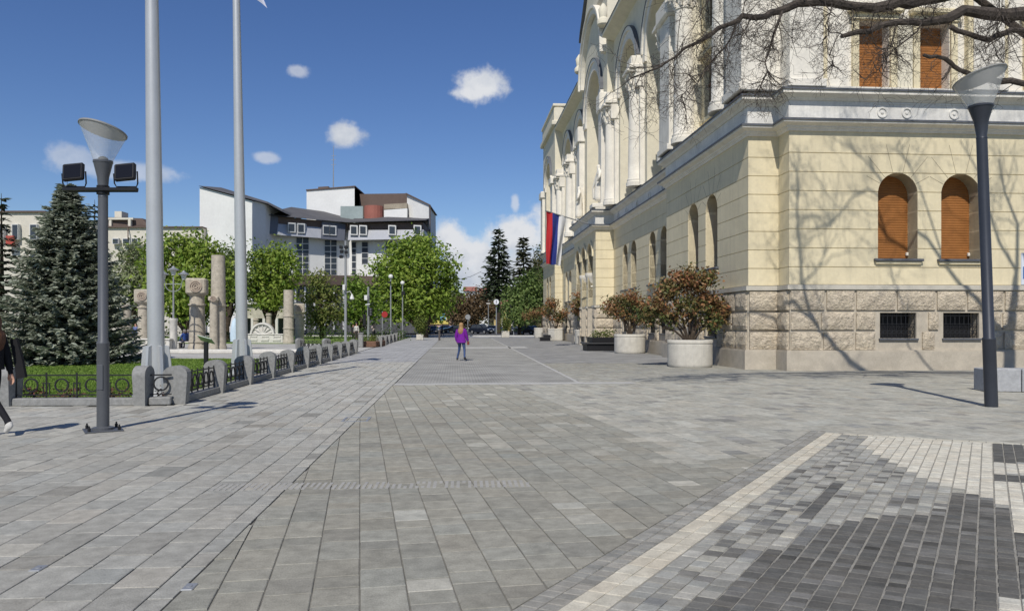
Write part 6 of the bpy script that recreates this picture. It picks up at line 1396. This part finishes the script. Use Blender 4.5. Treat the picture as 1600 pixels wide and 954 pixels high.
box_at(t, 'white_cabinet', 572, 465, 5, 8, 73.7, .2, m_wfr); b = MB(); b.tube([P(571, 476, 73.7), P(578, 475, 73.7)], .06, 5); b.build('bracket', m_wfr, t)
h_ = box_at(t, 'signal_head', 578.5, 487, 6, 13, 73.6, .15, m_blk); box_at(t, 'signal_head', 569.5, 500, 4.5, 18, 73.6, .15, m_blk)
for k in range(3): b = MB(); b.lathe([(.11, 0), (.1, .02)], n=10, T=lambda x, y, z, k=k: tuple(P(579, 483 + 4 * k, 73.42) + Vector((x, -z, y)))); b.build('lens', mat('signal_lens', (.1, .1, .11), .2, 0), h_)
t, base = mast(597.5, 486, 523, 80, .08, 'short post with a red round sign in front of the hedge', 'road sign', 'road_sign'); b = MB(); b.lathe([(.32, -.02), (.32, .02)], n=16, T=lambda x, y, z: tuple(P(601, 491, 79.8) + Vector((x, -z, y)))); b.build('disc', mat('sign_red', (.35, .03, .03), .5, .05, 2), t)
for px, pt, lab in ((610.5, 430, 'slim lamp post with a white ball top beside the far fence'), (629, 440, 'slim lamp post with dark bracket at the end of the far fence')):
    Y = 84 if px < 620 else 92; t, base = mast(px, pt + 4, 522, Y, .09, lab, 'street lamp', 'lamp_post'); b = MB(); b.blob(P(px, pt + 2, Y), .26, 10, 8); b.build('lamp_ball', m_wfr, t, smooth=True); box_at(t, 'bracket_box', px + (-2 if px < 620 else 1), pt + (11 if px < 620 else 18), 6, 3 if px < 620 else 6, Y - .2, .1, m_blk)
t, base = mast(731, 495, 522, 104, .07, 'round grey sign seen from behind on a thin post at the kerb', 'road sign', 'road_sign'); b = MB(); b.lathe([(.36, -.02), (.36, .02)], n=18, T=lambda x, y, z: tuple(P(731, 495, 103.8) + Vector((x, -z, y)))); b.build('disc', m_steel, t)
t, base = mast(775.5, 470, 521, 132, .12, 'round white street clock sign on a dark post across the street', 'road sign', 'road_sign'); b = MB(); b.lathe([(.46, -.05), (.46, .05)], n=20, T=lambda x, y, z: tuple(P(775.5, 471.5, 131.8) + Vector((x, -z, y)))); d = b.build('disc', mat('sign_white', (.75, .76, .78), .5, .03, 2), t)
b = MB(); b.cbox(-.05, .05, -.08, -.052, -.3, .3, .005, rotated(P(775.5, 471.5, 131.8))); b.build('hand', m_blk, d)
t, base = mast(802.5, 472, 523, 118, .09, 'traffic light on a pale pole at the right end of the kerb', 'traffic light', 'traffic_light'); h_ = box_at(t, 'signal_head', 798.5, 483, 4, 14, 117.8, .14, m_blk)
t, base = mast(763, 474, 521, 150, .1, 'thin pale lamp post far behind the dark parked car', 'street lamp', 'lamp_post'); box_at(t, 'lamp_head', 763, 474, 6, 1.6, 150, .2, m_wfr)
# ================================================================== vehicles
def car(px, pyb, Y, rz, label, col, kind='suv'):
    base = Vector((Xx(px, Y), Y, 0)); t = thing('parked_car', base, label, 'car', 'cars on the far street'); T = rotated(base, rz)
    mp_ = mat('car_paint_%d' % int(sum(col) * 1000), col, .3, .02, 1, coat=.6, spec=.5); H = 1.68 if kind == 'suv' else 1.45; L = 2.25
    low = [(-L, .35), (-L, .75), (-L + .05, .95), (-1.9, 1.0), (1.0, 1.0), (1.15, .98), (L - .15, .86), (L, .7), (L, .35), (1.8, .3), (-1.8, .3)]
    b = MB(); n = len(low); v = []
    for y, k in ((-.88, 1), (-.80, 1.0), (.80, 1.0), (.88, 1)):
        for x, z in low: e = 1 if abs(y) > .85 else 0; v.append(T(x * (1 - .02 * e), y, z * (1 - .06 * e) if z > .8 else z))
    F = [tuple(range(n))[::-1], tuple(range(3 * n, 4 * n))] + [(k * n + i, k * n + (i + 1) % n, (k + 1) * n + (i + 1) % n, (k + 1) * n + i) for k in range(3) for i in range(n)]; b.add(v, F); body = b.build('body', mp_, t)
    cab = [(-1.95, .98), (-1.6, H - .1), (-1.3, H), (.1, H), (.35, H - .06), (1.08, .98)]; n = len(cab); v = []
    for y in (-.80, .80):
        for x, z in cab: v.append(T(x, y * (1 if z < 1 else .82), z))
    b = MB(); b.add(v, [tuple(range(n))[::-1], tuple(range(n, 2 * n))] + [(i, (i + 1) % n, n + (i + 1) % n, n + i) for i in range(n)]); b.build('cabin', mp_, t)
    for sg in (-1, 1):
        b = MB(); w = [(-1.7, 1.03), (-1.5, H - .14), (-.55, H - .1), (-.55, 1.03)]; w2 = [(-.48, 1.03), (-.48, H - .1), (.2, H - .1), (.85, 1.03)]
        for q in (w, w2): b.add([T(x, sg * (.815 - .15 * (z - 1) / (H - 1)), z) for x, z in q], [(0, 1, 2, 3)])
        b.build('side_window', m_win, t)
        b = MB(); b.cbox(L - .12, L + .02, sg * .72 - .16, sg * .72 + .16, .66, .82, .03, T); b.build('headlight', mat('headlight_glass', (.6, .62, .65), .15, .05, 3), t)
        for x in (-1.38, 1.40):
            b = MB(); TT = lambda a, q, z, x=x, sg=sg: T(x + a, sg * (.74 + z), .34 + q); b.lathe([(.2, .15), (.31, .15), (.34, .1), (.34, -.1)], n=16, T=TT); wh = b.build('wheel', m_blk, t)
            b = MB(); b.lathe([(.21, .152), (.18, .13), (.06, .16), (.001, .16)], n=10, T=TT); b.build('rim', m_steel, wh)
    b = MB(); b.add([T(.40, -.6, H - .09), T(.40, .6, H - .09), T(1.09, .74, 1.02), T(1.09, -.74, 1.02)], [(0, 1, 2, 3)]); b.v = [(p[0], p[1], p[2] + .012) for p in b.v]; b.build('windscreen', m_win, t)
    b = MB(); b.cbox(L - .02, L + .03, -.45, .45, .5, .68, .01, T); b.build('grille', m_blk, t); b = MB(); b.cbox(L + .03, L + .045, -.26, .26, .42, .53, .004, T); b.build('number_plate', m_wfr, t)
car(752, 521, 135, R(-38), 'large dark SUV parked in the middle of the street', (.014, .018, .03)); car(775, 521, 146, R(-40), 'silver-white car half hidden behind the dark SUV', (.5, .52, .55), 'car'); car(806, 521, 128, R(-85), 'dark car behind the traffic light at the right', (.03, .03, .035), 'car')
car(676, 521, 134, R(-75), 'dark grey car behind the left square planter', (.05, .055, .06), 'car'); car(709, 520, 150, R(200), 'dark car partly hidden behind the woman in purple', (.02, .02, .022), 'car'); car(830, 522, 122, R(-60), 'black car glimpsed behind the far planters', (.015, .015, .017), 'car'); car(700, 520, 160, R(10), 'white car farther back left of the woman in purple', (.6, .6, .6), 'car')
# wires across the street
b = MB(); b.tube([P(714, 437, 120), P(735, 432, 118), P(752, 424, 117)], .03, 4); single(b, 'overhead_wire', m_blk, P(714, 437, 120), 'thin overhead wire between chestnut tree and spruces', 'wire')
